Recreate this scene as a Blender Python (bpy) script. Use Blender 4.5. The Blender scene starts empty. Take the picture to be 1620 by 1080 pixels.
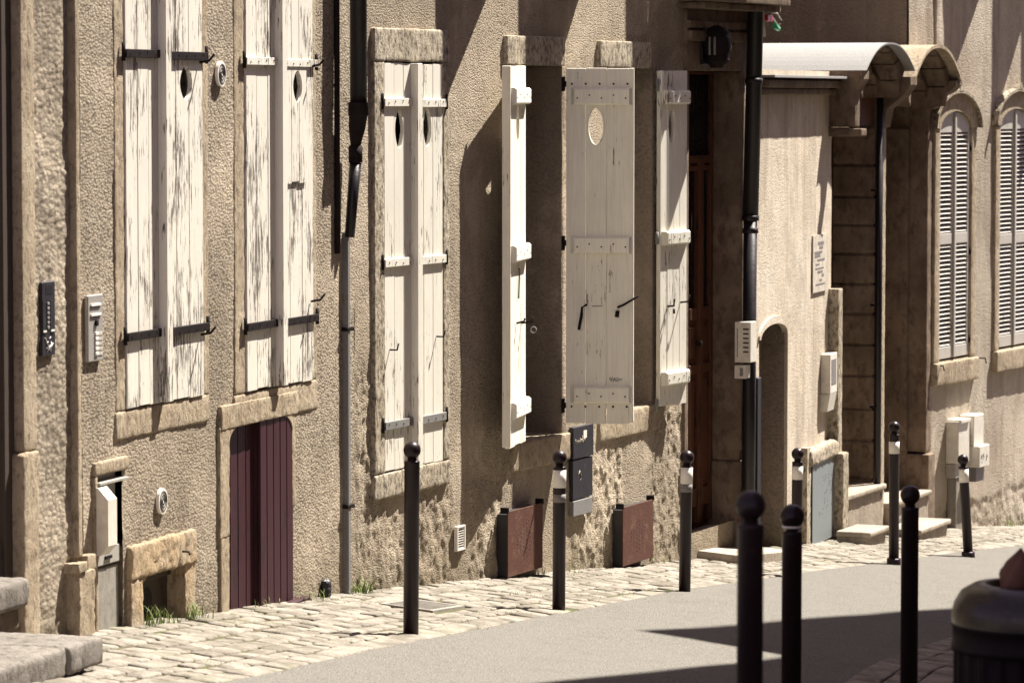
import bpy, bmesh, math, random
import numpy as np
from mathutils import Vector, Matrix
random.seed(7)
R = math.radians
# ------------------------------------------------------------------ camera, sky, sun, exposure
F = 6000.0                       # focal length in pixels of the 1620 px photograph
PITCH = math.atan(390 / F)
EYE = 4.0
scn = bpy.context.scene
cam_d = bpy.data.cameras.new("camera"); cam = bpy.data.objects.new("camera", cam_d)
scn.collection.objects.link(cam); scn.camera = cam
cam_d.sensor_width = 36.0; cam_d.lens = 36.0 * F / 1620
cam_d.clip_start = 0.5; cam_d.clip_end = 500
cam.location = (0, 0, EYE); cam.rotation_euler = (R(90) - PITCH, 0, 0)
cam_d.dof.use_dof = True; cam_d.dof.focus_distance = 24.0; cam_d.dof.aperture_fstop = 6.3

SUN_W, SUN_Z = 2.05, 3.7          # sun direction per unit of outward normal of the main wall
A2 = math.atan(2500 / F)
_w = Vector((math.sin(A2), math.cos(A2), 0)); _n = Vector((math.cos(A2), -math.sin(A2), 0))
SUN = (_n + _w * SUN_W + Vector((0, 0, SUN_Z))).normalized()
sun_d = bpy.data.lights.new("sun", 'SUN'); sun_d.energy = 5.0; sun_d.angle = R(0.5)
sun_d.color = (1.0, 0.94, 0.85)
sun = bpy.data.objects.new("sun", sun_d); scn.collection.objects.link(sun)
sun.rotation_euler = SUN.to_track_quat('Z', 'Y').to_euler()
sun.location = (20, 20, 40)
world = bpy.data.worlds.new("World"); scn.world = world; world.use_nodes = True
wn = world.node_tree; wn.nodes.clear()
sky = wn.nodes.new('ShaderNodeTexSky'); sky.sky_type = 'NISHITA'; sky.sun_disc = False
sky.sun_elevation = math.asin(SUN.z); sky.sun_rotation = math.atan2(SUN.x, SUN.y)
hs = wn.nodes.new('ShaderNodeHueSaturation'); hs.inputs['Saturation'].default_value = 0.12
mx = wn.nodes.new('ShaderNodeMix'); mx.data_type = 'RGBA'; mx.blend_type = 'MULTIPLY'; mx.inputs[0].default_value = 1
mx.inputs[7].default_value = (0.80, 0.68, 0.98, 1)
bg = wn.nodes.new('ShaderNodeBackground'); bg.inputs['Strength'].default_value = 0.05
wo = wn.nodes.new('ShaderNodeOutputWorld')
wn.links.new(sky.outputs[0], hs.inputs['Color']); wn.links.new(hs.outputs[0], mx.inputs[6])
wn.links.new(mx.outputs[2], bg.inputs['Color']); wn.links.new(bg.outputs[0], wo.inputs['Surface'])
scn.view_settings.view_transform = 'Standard'; scn.view_settings.look = 'None'
scn.view_settings.gamma = 1.0; scn.view_settings.use_curve_mapping = False
scn.view_settings.exposure = 1.68

# ------------------------------------------------------------------ noise
def _h(ix, iy, iz, seed):
    n = (ix.astype(np.int64) * 374761393 + iy.astype(np.int64) * 668265263 + iz.astype(np.int64) * 2147483647 + seed * 1442695041) & 0xffffffff
    n = ((n ^ (n >> 13)) * 1274126177) & 0xffffffff
    n = ((n ^ (n >> 16)) * 2246822519) & 0xffffffff
    return ((n ^ (n >> 15)) & 0xffff) / 32767.5 - 1.0
def vnoise(P, scale, seed=0):
    if not hasattr(scale, '__len__'): scale = (scale,) * 3
    Q = P * np.array(scale) + seed * 17.31
    I = np.floor(Q); Fr = Q - I; U = Fr * Fr * (3 - 2 * Fr); I = I.astype(np.int64)
    out = 0
    for a in (0, 1):
        wa = U[:, 0] if a else 1 - U[:, 0]
        for b in (0, 1):
            wb = U[:, 1] if b else 1 - U[:, 1]
            for c in (0, 1):
                wc = U[:, 2] if c else 1 - U[:, 2]
                out = out + wa * wb * wc * _h(I[:, 0] + a, I[:, 1] + b, I[:, 2] + c, seed)
    return out
def fbm(P, scale, octv=3, seed=0, gain=0.5):
    s = np.array(scale if hasattr(scale, '__len__') else (scale,) * 3, float); o = 0; a = 1; t = 0
    for k in range(octv):
        o = o + a * vnoise(P, s, seed + k); t += a; a *= gain; s = s * 2.03
    return o / t
def sstep(x, a, b):
    u = np.clip((x - a) / (b - a), 0, 1); return u * u * (3 - 2 * u)

# ------------------------------------------------------------------ frames: a plan line with t along, d out to the street, z up
class Frame:
    def __init__(s, x, y, ang):
        s.P = Vector((x, y, 0)); s.a = ang
        s.w = Vector((math.sin(ang), math.cos(ang), 0)); s.n = Vector((math.cos(ang), -math.sin(ang), 0))
    def pt(s, t, d, z): return s.P + s.w * t + s.n * d + Vector((0, 0, z))
    def tz(s, px, py, d=0.0):
        dr = ray(px, py); o = Vector((0, 0, EYE))
        k = ((s.P + s.n * d) - o).dot(s.n) / dr.dot(s.n)
        q = o + dr * k
        return (q - s.P).dot(s.w), q.z
    def t(s, px, py=500, d=0.0): return s.tz(px, py, d)[0]
    def z(s, px, py, d=0.0): return s.tz(px, py, d)[1]
    def rot(s): return math.pi / 2 - s.a
def ray(px, py):
    u = (px - 810) / F; v = (py - 540) / F; c, q = math.cos(PITCH), math.sin(PITCH)
    return Vector((u, c - q * v, -q - c * v))
def G(x, y): return EYE - (2.13 + 0.107 * x + 0.043 * y)
def on_ground(px, py, lift=0.0):
    dr = ray(px, py)   # EYE + k dz = EYE - (2.13 + .107 k dx + .043 k dy)
    k = -(2.13 - lift) / (dr.z + 0.107 * dr.x + 0.043 * dr.y)
    q = dr * k; return Vector((q.x, q.y, EYE + q.z))
def gz(fr, t, d=0.0):
    p = fr.pt(t, d, 0); return G(p.x, p.y)
A1 = math.atan(1900 / F)
H2 = Frame(-0.956, 22.94, A2)
H1 = Frame(-0.956 - 4.18 * math.sin(A1), 22.94 - 4.18 * math.cos(A1), A1)
e2 = H2.pt(7.47, 0, 0)
H3 = Frame(e2.x + 0.01, e2.y + 0.05, R(16.2))
e3 = H3.pt(2.97, 0, 0)
H4 = Frame(e3.x, e3.y, R(22.5))
e4 = H4.pt(2.93, 0, 0)
H5 = Frame(e4.x, e4.y, R(27))

# ------------------------------------------------------------------ materials
class NT:
    def __init__(s, name):
        s.m = bpy.data.materials.new(name); s.m.use_nodes = True; s.t = s.m.node_tree; s.t.nodes.clear()
        s.out = s.t.nodes.new('ShaderNodeOutputMaterial'); s.b = s.t.nodes.new('ShaderNodeBsdfPrincipled')
        s.t.links.new(s.b.outputs[0], s.out.inputs[0]); s.pos = s.t.nodes.new('ShaderNodeNewGeometry').outputs['Position']
    def lk(s, a, b): s.t.links.new(a, b)
    def mapped(s, sc):
        n = s.t.nodes.new('ShaderNodeMapping'); n.inputs['Scale'].default_value = sc; s.lk(s.pos, n.inputs[0]); return n.outputs[0]
    def noise(s, scale, detail=4, rough=0.55, vec=None, dist=0.0):
        n = s.t.nodes.new('ShaderNodeTexNoise'); n.inputs['Scale'].default_value = scale; n.inputs['Detail'].default_value = detail
        n.inputs['Roughness'].default_value = rough; n.inputs['Distortion'].default_value = dist
        s.lk(vec or s.pos, n.inputs['Vector']); return n.outputs[0]
    def voro(s, scale, feature='F1', vec=None):
        n = s.t.nodes.new('ShaderNodeTexVoronoi'); n.inputs['Scale'].default_value = scale; n.feature = feature
        s.lk(vec or s.pos, n.inputs['Vector']); return n.outputs['Distance']
    def ramp(s, f, a, b, lo=0.0, hi=1.0):
        n = s.t.nodes.new('ShaderNodeMapRange'); n.inputs[1].default_value = a; n.inputs[2].default_value = b
        n.inputs[3].default_value = lo; n.inputs[4].default_value = hi; s.lk(f, n.inputs[0]); return n.outputs[0]
    def mixc(s, f, a, b, mode='MIX'):
        n = s.t.nodes.new('ShaderNodeMix'); n.data_type = 'RGBA'; n.blend_type = mode
        for sock, v in ((n.inputs[0], f), (n.inputs[6], a), (n.inputs[7], b)):
            if hasattr(v, 'links'): s.lk(v, sock)
            elif isinstance(v, (int, float)): sock.default_value = v
            else: sock.default_value = (*v[:3], 1)
        return n.outputs[2]
    def math(s, op, a, b=0.0):
        n = s.t.nodes.new('ShaderNodeMath'); n.operation = op
        for sock, v in ((n.inputs[0], a), (n.inputs[1], b)):
            if hasattr(v, 'links'): s.lk(v, sock)
            else: sock.default_value = v
        return n.outputs[0]
    def bump(s, h, dist, strength=1.0, prev=None):
        n = s.t.nodes.new('ShaderNodeBump'); n.inputs['Strength'].default_value = strength; n.inputs['Distance'].default_value = dist
        s.lk(h, n.inputs['Height'])
        if prev: s.lk(prev, n.inputs['Normal'])
        return n.outputs[0]
    def done(s, col, rough=0.8, nrm=None, metal=0.0, spec=0.3):
        if hasattr(col, 'links'): s.lk(col, s.b.inputs['Base Color'])
        else: s.b.inputs['Base Color'].default_value = (*col[:3], 1)
        if hasattr(rough, 'links'): s.lk(rough, s.b.inputs['Roughness'])
        else: s.b.inputs['Roughness'].default_value = rough
        s.b.inputs['Metallic'].default_value = metal; s.b.inputs['Specular IOR Level'].default_value = spec
        if nrm: s.lk(nrm, s.b.inputs['Normal'])
        return s.m
def stucco(name, c1, c2, grain=75, gd=0.008, big=0.9, streak=0.35, pit=0.55, big_b=1.0):
    n = NT(name)
    a = n.noise(big, 6, 0.6); col = n.mixc(n.ramp(a, 0.35, 0.65), c1, c2)
    b = n.noise(9, 6, 0.65); col = n.mixc(n.ramp(b, 0.45, 0.75, 0, 0.4), col, tuple(x * 0.62 for x in c1))
    pa = n.noise(0.75, 7, 0.62, dist=0.6); col = n.mixc(n.ramp(pa, 0.50, 0.54, 0, 0.5), col, tuple(x * 0.74 for x in c2))
    pb_ = n.noise(1.9, 8, 0.7, n.mapped((1, 1, 0.8)), 0.4); col = n.mixc(n.ramp(pb_, 0.56, 0.62, 0, 0.45), col, (c1[0] * 1.12, c1[1] * 1.13, c1[2] * 1.16))
    st = n.noise(1.0, 6, 0.6, n.mapped((4.5, 4.5, 0.5)), 0.8)
    col = n.mixc(n.ramp(st, 0.48, 0.72, 0, streak), col, (0.16, 0.115, 0.08))
    sx = n.t.nodes.new('ShaderNodeSeparateXYZ'); n.lk(n.pos, sx.inputs[0])
    hg = n.math('ADD', n.math('ADD', sx.outputs[2], n.math('MULTIPLY', sx.outputs[0], 0.107)), n.math('ADD', n.math('MULTIPLY', sx.outputs[1], 0.043), -(EYE - 2.13)))
    gm = n.math('ADD', hg, n.math('MULTIPLY', n.noise(5, 6, 0.7), -0.75))
    col = n.mixc(n.ramp(gm, -0.34, -0.10, 0.4, 0), col, (0.15, 0.125, 0.075))
    sv = n.mapped((0.9, 0.55, 1.0))
    g = n.noise(grain, 5, 0.85, sv); v = n.voro(grain * 0.8, vec=sv)
    hh = n.math('ADD', n.math('MULTIPLY', g, 1.0), n.math('MULTIPLY', v, -0.8))
    am = n.ramp(n.noise(1.3, 5, 0.6), 0.38, 0.56, 0.45, 1.0)
    col = n.mixc(n.math('MULTIPLY', am, n.ramp(hh, -0.12, 0.16, pit, 0)), col, tuple(x * 0.35 for x in c1))
    nr = n.bump(n.math('MULTIPLY', hh, am), gd)
    nr = n.bump(b, 0.03 * big_b, 0.5, nr)
    return n.done(col, 0.95, nr, spec=0.1)
def stone(name, c1, c2, pit=28, bd=0.008, dark=(0.07, 0.05, 0.035), dk=0.5, lo=0.5):
    n = NT(name)
    a = n.noise(3.0, 7, 0.65); col = n.mixc(n.ramp(a, 0.38, 0.62), c1, c2)
    b = n.noise(pit, 6, 0.7, n.mapped((1, 1, 0.6))); col = n.mixc(n.ramp(b, lo, lo + .16, 0, dk), col, dark)
    s2 = n.noise(1, 4, 0.6, n.mapped((9, 9, 1.0))); col = n.mixc(n.ramp(s2, 0.5, 0.75, 0, 0.35), col, dark)
    g = n.noise(120, 4, 0.75); col = n.mixc(n.ramp(g, 0.5, 0.72, 0, 0.35), col, dark)
    nr = n.bump(n.math('ADD', n.math('MULTIPLY', b, -1.0), n.math('MULTIPLY', g, 0.35)), bd * 1.5)
    return n.done(col, 0.9, nr, spec=0.15)
def paint(name, c, wood, amt=0.5, gd=0.0025, rough=0.6, scale=1.0):
    """painted wood with paint worn off along the grain; amt 0..1"""
    n = NT(name)
    big = n.noise(2.3, 5, 0.65, n.mapped((1.6, 1.6, 0.8)))
    grain = n.noise(1, 6, 0.65, n.mapped((75 * scale, 75 * scale, 3.0)), 0.4)
    fine = n.noise(1, 4, 0.6, n.mapped((190, 190, 7)))
    chip = n.noise(1, 5, 0.7, n.mapped((66, 66, 8)))
    f = n.math('ADD', n.math('MULTIPLY', chip, 0.62), n.math('MULTIPLY', grain, 0.38))
    f = n.math('ADD', f, n.math('MULTIPLY', n.math('SUBTRACT', big, 0.5), 0.62))
    th = 0.66 - 0.16 * amt
    peel = n.ramp(f, th + .01, th + 0.035)
    c2 = tuple(x * 0.86 for x in c)
    col = n.mixc(n.ramp(grain, 0.35, 0.7), c, c2)
    col = n.mixc(n.ramp(n.noise(2.5, 5, 0.6), 0.45, 0.75, 0, 0.35), col, tuple(x * 0.7 for x in c))
    col = n.mixc(n.ramp(fine, 0.62, 0.75, 0, 0.3), col, wood)
    col = n.mixc(peel, col, wood)
    peel = n.math('MULTIPLY', peel, 1.0)
    h = n.math('SUBTRACT', n.math('ADD', n.math('MULTIPLY', grain, 0.5), n.math('MULTIPLY', fine, 0.3)), peel)
    return n.done(col, rough, n.bump(h, gd), spec=0.25)
def metal(name, c, rough=0.45, rust=0.0, rc=(0.12, 0.045, 0.02), met=0.0, spec=0.5, bd=0.001):
    n = NT(name)
    b = n.noise(7, 7, 0.7); f = n.noise(60, 4, 0.65)
    col = n.mixc(n.ramp(f, 0.35, 0.7, 0, 0.5), c, tuple(x * 0.6 for x in c))
    if rust > 0: col = n.mixc(n.ramp(n.math('ADD', n.math('MULTIPLY', b, 0.7), n.math('MULTIPLY', f, 0.3)), 0.62 - 0.2 * rust, 0.7 - 0.2 * rust), col, rc)
    return n.done(col, n.ramp(b, 0.3, 0.7, rough * 0.8, min(1, rough * 1.3)), n.bump(f, bd), met, spec)
def plain(name, c, rough=0.6, met=0.0, var=0.25, spec=0.4):
    n = NT(name); b = n.noise(14, 5, 0.65)
    return n.done(n.mixc(n.ramp(b, 0.35, 0.75, 0, 1), c, tuple(x * (1 - var) for x in c)), rough, n.bump(n.noise(90, 3), 0.0006), met, spec)
M = {}
M['stucco1'] = stucco('roughcast_warm', (0.50, 0.42, 0.32), (0.40, 0.33, 0.245), 86, 0.017, 0.8, 0.3, .85)
M['stucco0'] = stucco('roughcast_coarse', (0.46, 0.39, 0.30), (0.34, 0.28, 0.21), 46, 0.026, 1.2, 0.2, .6)
M['stucco2'] = stucco('roughcast_cream', (0.54, 0.455, 0.345), (0.42, 0.345, 0.255), 112, 0.013, 0.7, 0.35, .7)
M['stucco3'] = stucco('smooth_cream', (0.62, 0.55, 0.45), (0.54, 0.46, 0.36), 85, 0.0035, 1.4, 0.4, .25, .25)
M['stucco5'] = stucco('cream_render', (0.52, 0.46, 0.37), (0.45, 0.38, 0.30), 75, 0.0045, 1.0, 0.5, .25, .35)
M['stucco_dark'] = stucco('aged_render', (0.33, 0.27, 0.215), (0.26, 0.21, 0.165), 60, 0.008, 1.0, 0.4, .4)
M['stone'] = stone('ochre_stone', (0.47, 0.39, 0.28), (0.35, 0.275, 0.19), 30, .012, (.09,.07,.05), .65)
M['stone_or'] = stone('orange_stone', (0.49, 0.365, 0.225), (0.45, 0.375, 0.27), 24, 0.018, (0.10, 0.05, 0.025), 0.6)
M['stone_pale'] = stone('pale_stone', (0.56, 0.49, 0.38), (0.44, 0.37, 0.27), 30, 0.014, (0.08, 0.065, 0.05), 0.85, .46)
M['stone_br'] = stone('brown_stone', (0.26, 0.195, 0.14), (0.16, 0.118, 0.085), 14, 0.012, (0.05, 0.035, 0.025), 0.6)
M['step'] = stone('step_stone', (0.42, 0.36, 0.29), (0.32, 0.27, 0.21), 30, 0.006, (0.10, 0.08, 0.065), 0.35)
M['paint_worn'] = paint('worn_white_paint', (0.72, 0.68, 0.59), (0.17, 0.148, 0.125), 0.68)
M['paint'] = paint('old_white_paint', (0.77, 0.735, 0.635), (0.18, 0.15, 0.115), 0.46, 0.002)
M['paint_good'] = paint('cream_paint', (0.87, 0.83, 0.71), (0.22, 0.17, 0.12), 0.22, 0.0012)
M['paint_fine'] = paint('louvre_paint', (0.50, 0.47, 0.42), (0.15, 0.12, 0.09), 0.35, 0.001)
M['red'] = paint('oxblood_paint', (0.045, 0.0135, 0.018), (0.02, 0.012, 0.012), 0.4, 0.0012, 0.5)
M['doorwood'] = paint('varnished_wood', (0.105, 0.042, 0.022), (0.035, 0.016, 0.01), 0.5, 0.0015, 0.45)
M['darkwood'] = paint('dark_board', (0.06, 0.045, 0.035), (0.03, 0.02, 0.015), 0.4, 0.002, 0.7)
M['iron'] = metal('dark_iron', (0.014, 0.010, 0.010), 0.7, 0.3, (0.04, 0.02, 0.014), spec=.12)
M['pipe'] = metal('dark_pipe', (0.015, 0.0125, 0.0145), 0.38, 0.2, (0.022, 0.016, 0.014), spec=.3)
M['bollard'] = metal('brown_bollard_paint', (0.017, 0.0085, 0.010), 0.36, 0.15, (0.04, 0.02, 0.015), spec=0.28, bd=0.0003)
M['rust'] = metal('rusted_steel', (0.105, 0.047, 0.033), 0.8, 0.45, (0.15, 0.082, 0.056), spec=0.15, bd=.003)
M['galv'] = metal('galvanised', (0.20, 0.195, 0.185), 0.7, 0.3, (0.15, 0.12, 0.09))
M['sheet'] = metal('blue_grey_sheet', (0.18, 0.20, 0.203), 0.6, 0.25, (0.20, 0.17, 0.13))
M['zinc'] = metal('zinc_roof', (0.29, 0.285, 0.275), 0.75, 0.25, (0.25, 0.24, 0.22), spec=.2)
M['black'] = metal('black_plate', (0.012, 0.011, 0.014), 0.5, 0.1, (0.06, 0.05, 0.05))
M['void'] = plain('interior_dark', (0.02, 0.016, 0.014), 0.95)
M['plastic'] = plain('white_plastic', (0.70, 0.66, 0.57), 0.5)
M['greyplastic'] = plain('grey_cabinet', (0.36, 0.34, 0.30), 0.6)
M['slab'] = stone('worn_grey_stone', (0.25, 0.225, 0.195), (0.185, 0.165, 0.14), 16, 0.012, (0.05, 0.045, 0.04), 0.6)
M['concrete'] = stone('grey_concrete', (0.30, 0.28, 0.24), (0.25, 0.23, 0.20), 18, 0.003, (0.12, 0.10, 0.08), 0.4)
M['alu'] = metal('brushed_panel', (0.42, 0.40, 0.36), 0.4, 0.0, met=0.3)
M['paper'] = plain('torn_paper', (0.55, 0.49, 0.40), 0.9, var=0.45)
M['band'] = plain('white_band', (0.78, 0.74, 0.66), 0.35, var=0.12)
M['gband'] = plain('grey_band', (0.20, 0.18, 0.17), 0.5)
M['redp'] = plain('red_plastic', (0.60, 0.03, 0.03), 0.4)
M['greenp'] = plain('green_plastic', (0.04, 0.40, 0.20), 0.4)
M['cable'] = plain('grey_cable', (0.35, 0.32, 0.27), 0.6)
M['glass'] = NT('dark_glass').done((0.015, 0.015, 0.018), 0.08, spec=0.6)
M['steel'] = metal('bin_steel', (0.06, 0.052, 0.048), 0.3, 0.0, met=0.9)
M['binbody'] = metal('bin_body', (0.011, 0.007, 0.008), 0.6, spec=.12)
M['bag'] = plain('brown_paper', (0.14, 0.065, 0.04), 0.85)
M['ink'] = plain('black_ink', (0.02, 0.018, 0.018), 0.8)
M['chalk'] = plain('white_marker', (0.7, 0.68, 0.62), 0.8)
def mk_asphalt():
    n = NT('asphalt'); g = n.noise(105, 3, 0.8); v = n.voro(95)
    col = n.mixc(n.ramp(g, 0.38, 0.62), (0.076, 0.071, 0.064), (0.222, 0.208, 0.183))
    col = n.mixc(n.ramp(v, 0.0, 0.28, 0.75, 0), col, (0.30, 0.285, 0.255))
    col = n.mixc(n.ramp(n.noise(0.8, 5, 0.6), 0.4, 0.7, 0, 0.3), col, (0.17, 0.158, 0.14))
    col = n.mixc(n.ramp(n.noise(4, 7, 0.75), 0.52, 0.75, 0, 0.35), col, (0.08, 0.073, 0.066))
    return n.done(col, 0.85, n.bump(n.math('SUBTRACT', g, v), 0.005), spec=0.03)
def mk_setts():
    n = NT('sett_stone'); a = n.noise(5.5, 3, 0.6); g = n.noise(60, 5, 0.7)
    col = n.mixc(n.ramp(a, 0.38, 0.62), (0.155, 0.138, 0.112), (0.29, 0.262, 0.222))
    col = n.mixc(n.ramp(g, 0.46, 0.68, 0, 0.6), col, (0.11, 0.095, 0.07))
    col = n.mixc(n.ramp(n.noise(1.7, 5, 0.7), 0.55, 0.7, 0, 0.35), col, (0.16, 0.165, 0.085))
    return n.done(col, 0.85, n.bump(g, 0.006), spec=0.08)
def mk_sand():
    n = NT('joint_sand'); g = n.noise(90, 5, 0.7)
    col = n.mixc(n.ramp(n.noise(3.0, 6, 0.7), 0.42, 0.6), (0.13, 0.105, 0.07), (0.10, 0.115, 0.045))
    return n.done(n.mixc(n.ramp(g, 0.4, 0.7, 0, 0.6), col, (0.05, 0.04, 0.03)), 0.95, n.bump(g, 0.01), spec=0.1)
M['asphalt'] = mk_asphalt(); M['setts'] = mk_setts(); M['sand'] = mk_sand()
def mk_grass():
    n = NT('grass_blades')
    return n.done(n.mixc(n.ramp(n.noise(12, 3), 0.35, 0.65), (0.13, 0.19, 0.045), (0.24, 0.27, 0.10)), 0.7, spec=0.2)
M['grass'] = mk_grass()

# ------------------------------------------------------------------ mesh helpers
C = scn.collection
def tag(o, label=None, cat=None, group=None, kind=None):
    if label: o['label'] = label
    if cat: o['category'] = cat
    if group: o['group'] = group
    if kind: o['kind'] = kind
    return o
def thing(name, label, cat, fr, t, d, z, group=None, rz=0.0):
    o = bpy.data.objects.new(name, None); C.objects.link(o); o.empty_display_size = 0.1
    p = fr.pt(t, d, z); o.location = p; o.rotation_euler = (0, 0, fr.rot() + rz)
    o['o'] = (t, d, z); tag(o, label, cat, group); return o
class MB:
    """collects shapes given as (t, d, z)"""
    def __init__(s): s.v = []; s.f = []; s.sm = []; s.mi = []; s.cur = 0
    def add(s, vs, fs, smooth=False):
        k = len(s.v); s.v.extend([tuple(map(float, v)) for v in vs]); s.f.extend([tuple(i + k for i in f) for f in fs]); s.sm.extend([smooth] * len(fs)); s.mi.extend([s.cur] * len(fs)); return s
    def box(s, t0, t1, d0, d1, z0, z1, b=0.0):
        t0, t1 = sorted((t0, t1)); d0, d1 = sorted((d0, d1)); z0, z1 = sorted((z0, z1))
        lo = (t0, d0, z0); hi = (t1, d1, z1); b = min(b, *(0.45 * (hi[i] - lo[i]) for i in range(3)))
        if b <= 0:
            vs = [(x, y, z) for x in (t0, t1) for y in (d0, d1) for z in (z0, z1)]
            return s.add(vs, [(0, 1, 3, 2), (4, 6, 7, 5), (0, 4, 5, 1), (2, 3, 7, 6), (0, 2, 6, 4), (1, 5, 7, 3)])
        idx = {}; vs = []
        for c in [(i, j, k) for i in (0, 1) for j in (0, 1) for k in (0, 1)]:
            for ax in range(3):
                p = []
                for q in range(3):
                    e = hi[q] if c[q] else lo[q]
                    p.append(e if q == ax else e + (-b if c[q] else b))
                idx[c + (ax,)] = len(vs); vs.append(p)
        fs = []
        for ax in range(3):
            o1, o2 = [q for q in range(3) if q != ax]
            for sd in (0, 1):
                f = []
                for a_, b_ in ((0, 0), (0, 1), (1, 1), (1, 0)):
                    c = [0, 0, 0]; c[ax] = sd; c[o1] = a_; c[o2] = b_; f.append(idx[tuple(c) + (ax,)])
                fs.append(tuple(f))
            for a_ in (0, 1):
                for b_ in (0, 1):
                    c0 = [0, 0, 0]; c1 = [0, 0, 0]; c0[ax] = 0; c1[ax] = 1; c0[o1] = c1[o1] = a_; c0[o2] = c1[o2] = b_
                    c0 = tuple(c0); c1 = tuple(c1)
                    fs.append((idx[c0 + (o1,)], idx[c1 + (o1,)], idx[c1 + (o2,)], idx[c0 + (o2,)]))
        for c in [(i, j, k) for i in (0, 1) for j in (0, 1) for k in (0, 1)]: fs.append(tuple(idx[c + (ax,)] for ax in range(3)))
        return s.add(vs, fs)
    def prism(s, pts, d0, d1, plane='tz'):
        """pts: outline in (t,z), swept over d"""
        n = len(pts)
        mk = {'tz': lambda a, b, c: (a, c, b), 'dz': lambda a, b, c: (c, a, b), 'td': lambda a, b, c: (a, b, c)}[plane]
        vs = [mk(a, b, d0) for a, b in pts] + [mk(a, b, d1) for a, b in pts]
        return s.add(vs, [tuple(range(n)), tuple(range(2 * n - 1, n - 1, -1))] + [(i, (i + 1) % n, n + (i + 1) % n, n + i) for i in range(n)])
    def tube(s, pts, r, n=8, r1=None, cap=True):
        pts = [Vector(p) for p in pts]; m = len(pts); vs = []; fs = []
        for i, p in enumerate(pts):
            tg = (pts[min(i + 1, m - 1)] - pts[max(i - 1, 0)]).normalized()
            up = Vector((0, 0, 1)) if abs(tg.z) < 0.9 else Vector((1, 0, 0))
            a = tg.cross(up).normalized(); b = tg.cross(a)
            rr = r if r1 is None else r + (r1 - r) * i / (m - 1)
            for k in range(n):
                th = 2 * math.pi * k / n; vs.append(p + a * rr * math.cos(th) + b * rr * math.sin(th))
        for i in range(m - 1):
            for k in range(n): fs.append((i * n + k, i * n + (k + 1) % n, (i + 1) * n + (k + 1) % n, (i + 1) * n + k))
        s.add(vs, fs, True)
        if cap: s.add([vs[k] for k in range(n)] + [vs[(m - 1) * n + k] for k in range(n)], [tuple(range(n)), tuple(range(n, 2 * n))])
        return s
    def lathe(s, t, d, prof, n=24, sq=1.0):
        vs = []; fs = []; m = len(prof)
        for r, z in prof:
            for k in range(n):
                th = 2 * math.pi * k / n; vs.append((t + r * math.cos(th), d + sq * r * math.sin(th), z))
        for i in range(m - 1):
            for k in range(n): fs.append((i * n + k, i * n + (k + 1) % n, (i + 1) * n + (k + 1) % n, (i + 1) * n + k))
        return s.add(vs, fs, True)
    def rbox(s, t0, t1, d0, d1, z0, z1, cell=0.02, amp=0.006, r=0.005, sc=9.0, seed=1):
        """stone block: rounded corners and an uneven surface"""
        t0, t1 = sorted((t0, t1)); d0, d1 = sorted((d0, d1)); z0, z1 = sorted((z0, z1))
        lo = np.array((t0, d0, z0), float); hi = np.array((t1, d1, z1), float); r = min(r, 0.45 * (hi - lo).min())
        ax = []
        for i in range(3):
            L = hi[i] - lo[i]; k = max(2, int(round(L / cell)))
            ax.append(np.unique(np.concatenate([[lo[i], lo[i] + r * 0.4, lo[i] + r], np.linspace(lo[i] + r, hi[i] - r, k), [hi[i] - r * 0.4, hi[i]]])))
        for a in range(3):
            o1, o2 = [q for q in range(3) if q != a]
            for e in (lo[a], hi[a]):
                g1, g2 = np.meshgrid(ax[o1], ax[o2], indexing='ij'); P = np.zeros((g1.size, 3)); P[:, o1] = g1.ravel(); P[:, o2] = g2.ravel(); P[:, a] = e
                Q = np.clip(P, lo + r, hi - r); D = P - Q; D /= np.linalg.norm(D, axis=1)[:, None] + 1e-9
                nz = fbm(P, sc, 3, seed) * 0.4 + fbm(P, sc * 5.3, 2, seed + 5) * 0.6
                V = Q + D * (r + amp * nz[:, None])
                n1, n2 = len(ax[o1]), len(ax[o2])
                fs = [(i * n2 + j, (i + 1) * n2 + j, (i + 1) * n2 + j + 1, i * n2 + j + 1) for i in range(n1 - 1) for j in range(n2 - 1)]
                s.add(V, fs, True)
        return s
    def build(s, name, mat, parent=None, o=(0, 0, 0), recalc=True):
        me = bpy.data.meshes.new(name)
        vs = np.array(s.v, float).reshape(-1, 3) - np.array(o, float); vs[:, 1] *= -1
        me.from_pydata(vs.tolist(), [], s.f); me.polygons.foreach_set('use_smooth', s.sm); me.polygons.foreach_set('material_index', s.mi)
        if recalc:
            bm = bmesh.new(); bm.from_mesh(me); bmesh.ops.remove_doubles(bm, verts=bm.verts, dist=2e-5)
            bmesh.ops.recalc_face_normals(bm, faces=bm.faces); bm.to_mesh(me); bm.free()
        for q in (mat if isinstance(mat, tuple) else (mat,)): me.materials.append(M[q])
        ob = bpy.data.objects.new(name, me); C.objects.link(ob); ob.parent = parent
        return ob
def org(o): return tuple(o['o'])
def npmesh(name, V, Fc, mat, parent=None, smooth=True):
    me = bpy.data.meshes.new(name); me.vertices.add(len(V)); me.vertices.foreach_set('co', np.asarray(V, np.float32).ravel())
    Fc = np.asarray(Fc, np.int32); me.loops.add(Fc.size); me.loops.foreach_set('vertex_index', Fc.ravel())
    me.polygons.add(len(Fc)); me.polygons.foreach_set('loop_start', np.arange(0, Fc.size, 4, dtype=np.int32)); me.polygons.foreach_set('loop_total', np.full(len(Fc), 4, np.int32))
    me.polygons.foreach_set('use_smooth', np.full(len(Fc), smooth)); me.update(); me.validate()
    me.materials.append(M[mat]); ob = bpy.data.objects.new(name, me); C.objects.link(ob); ob.parent = parent; return ob
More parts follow.
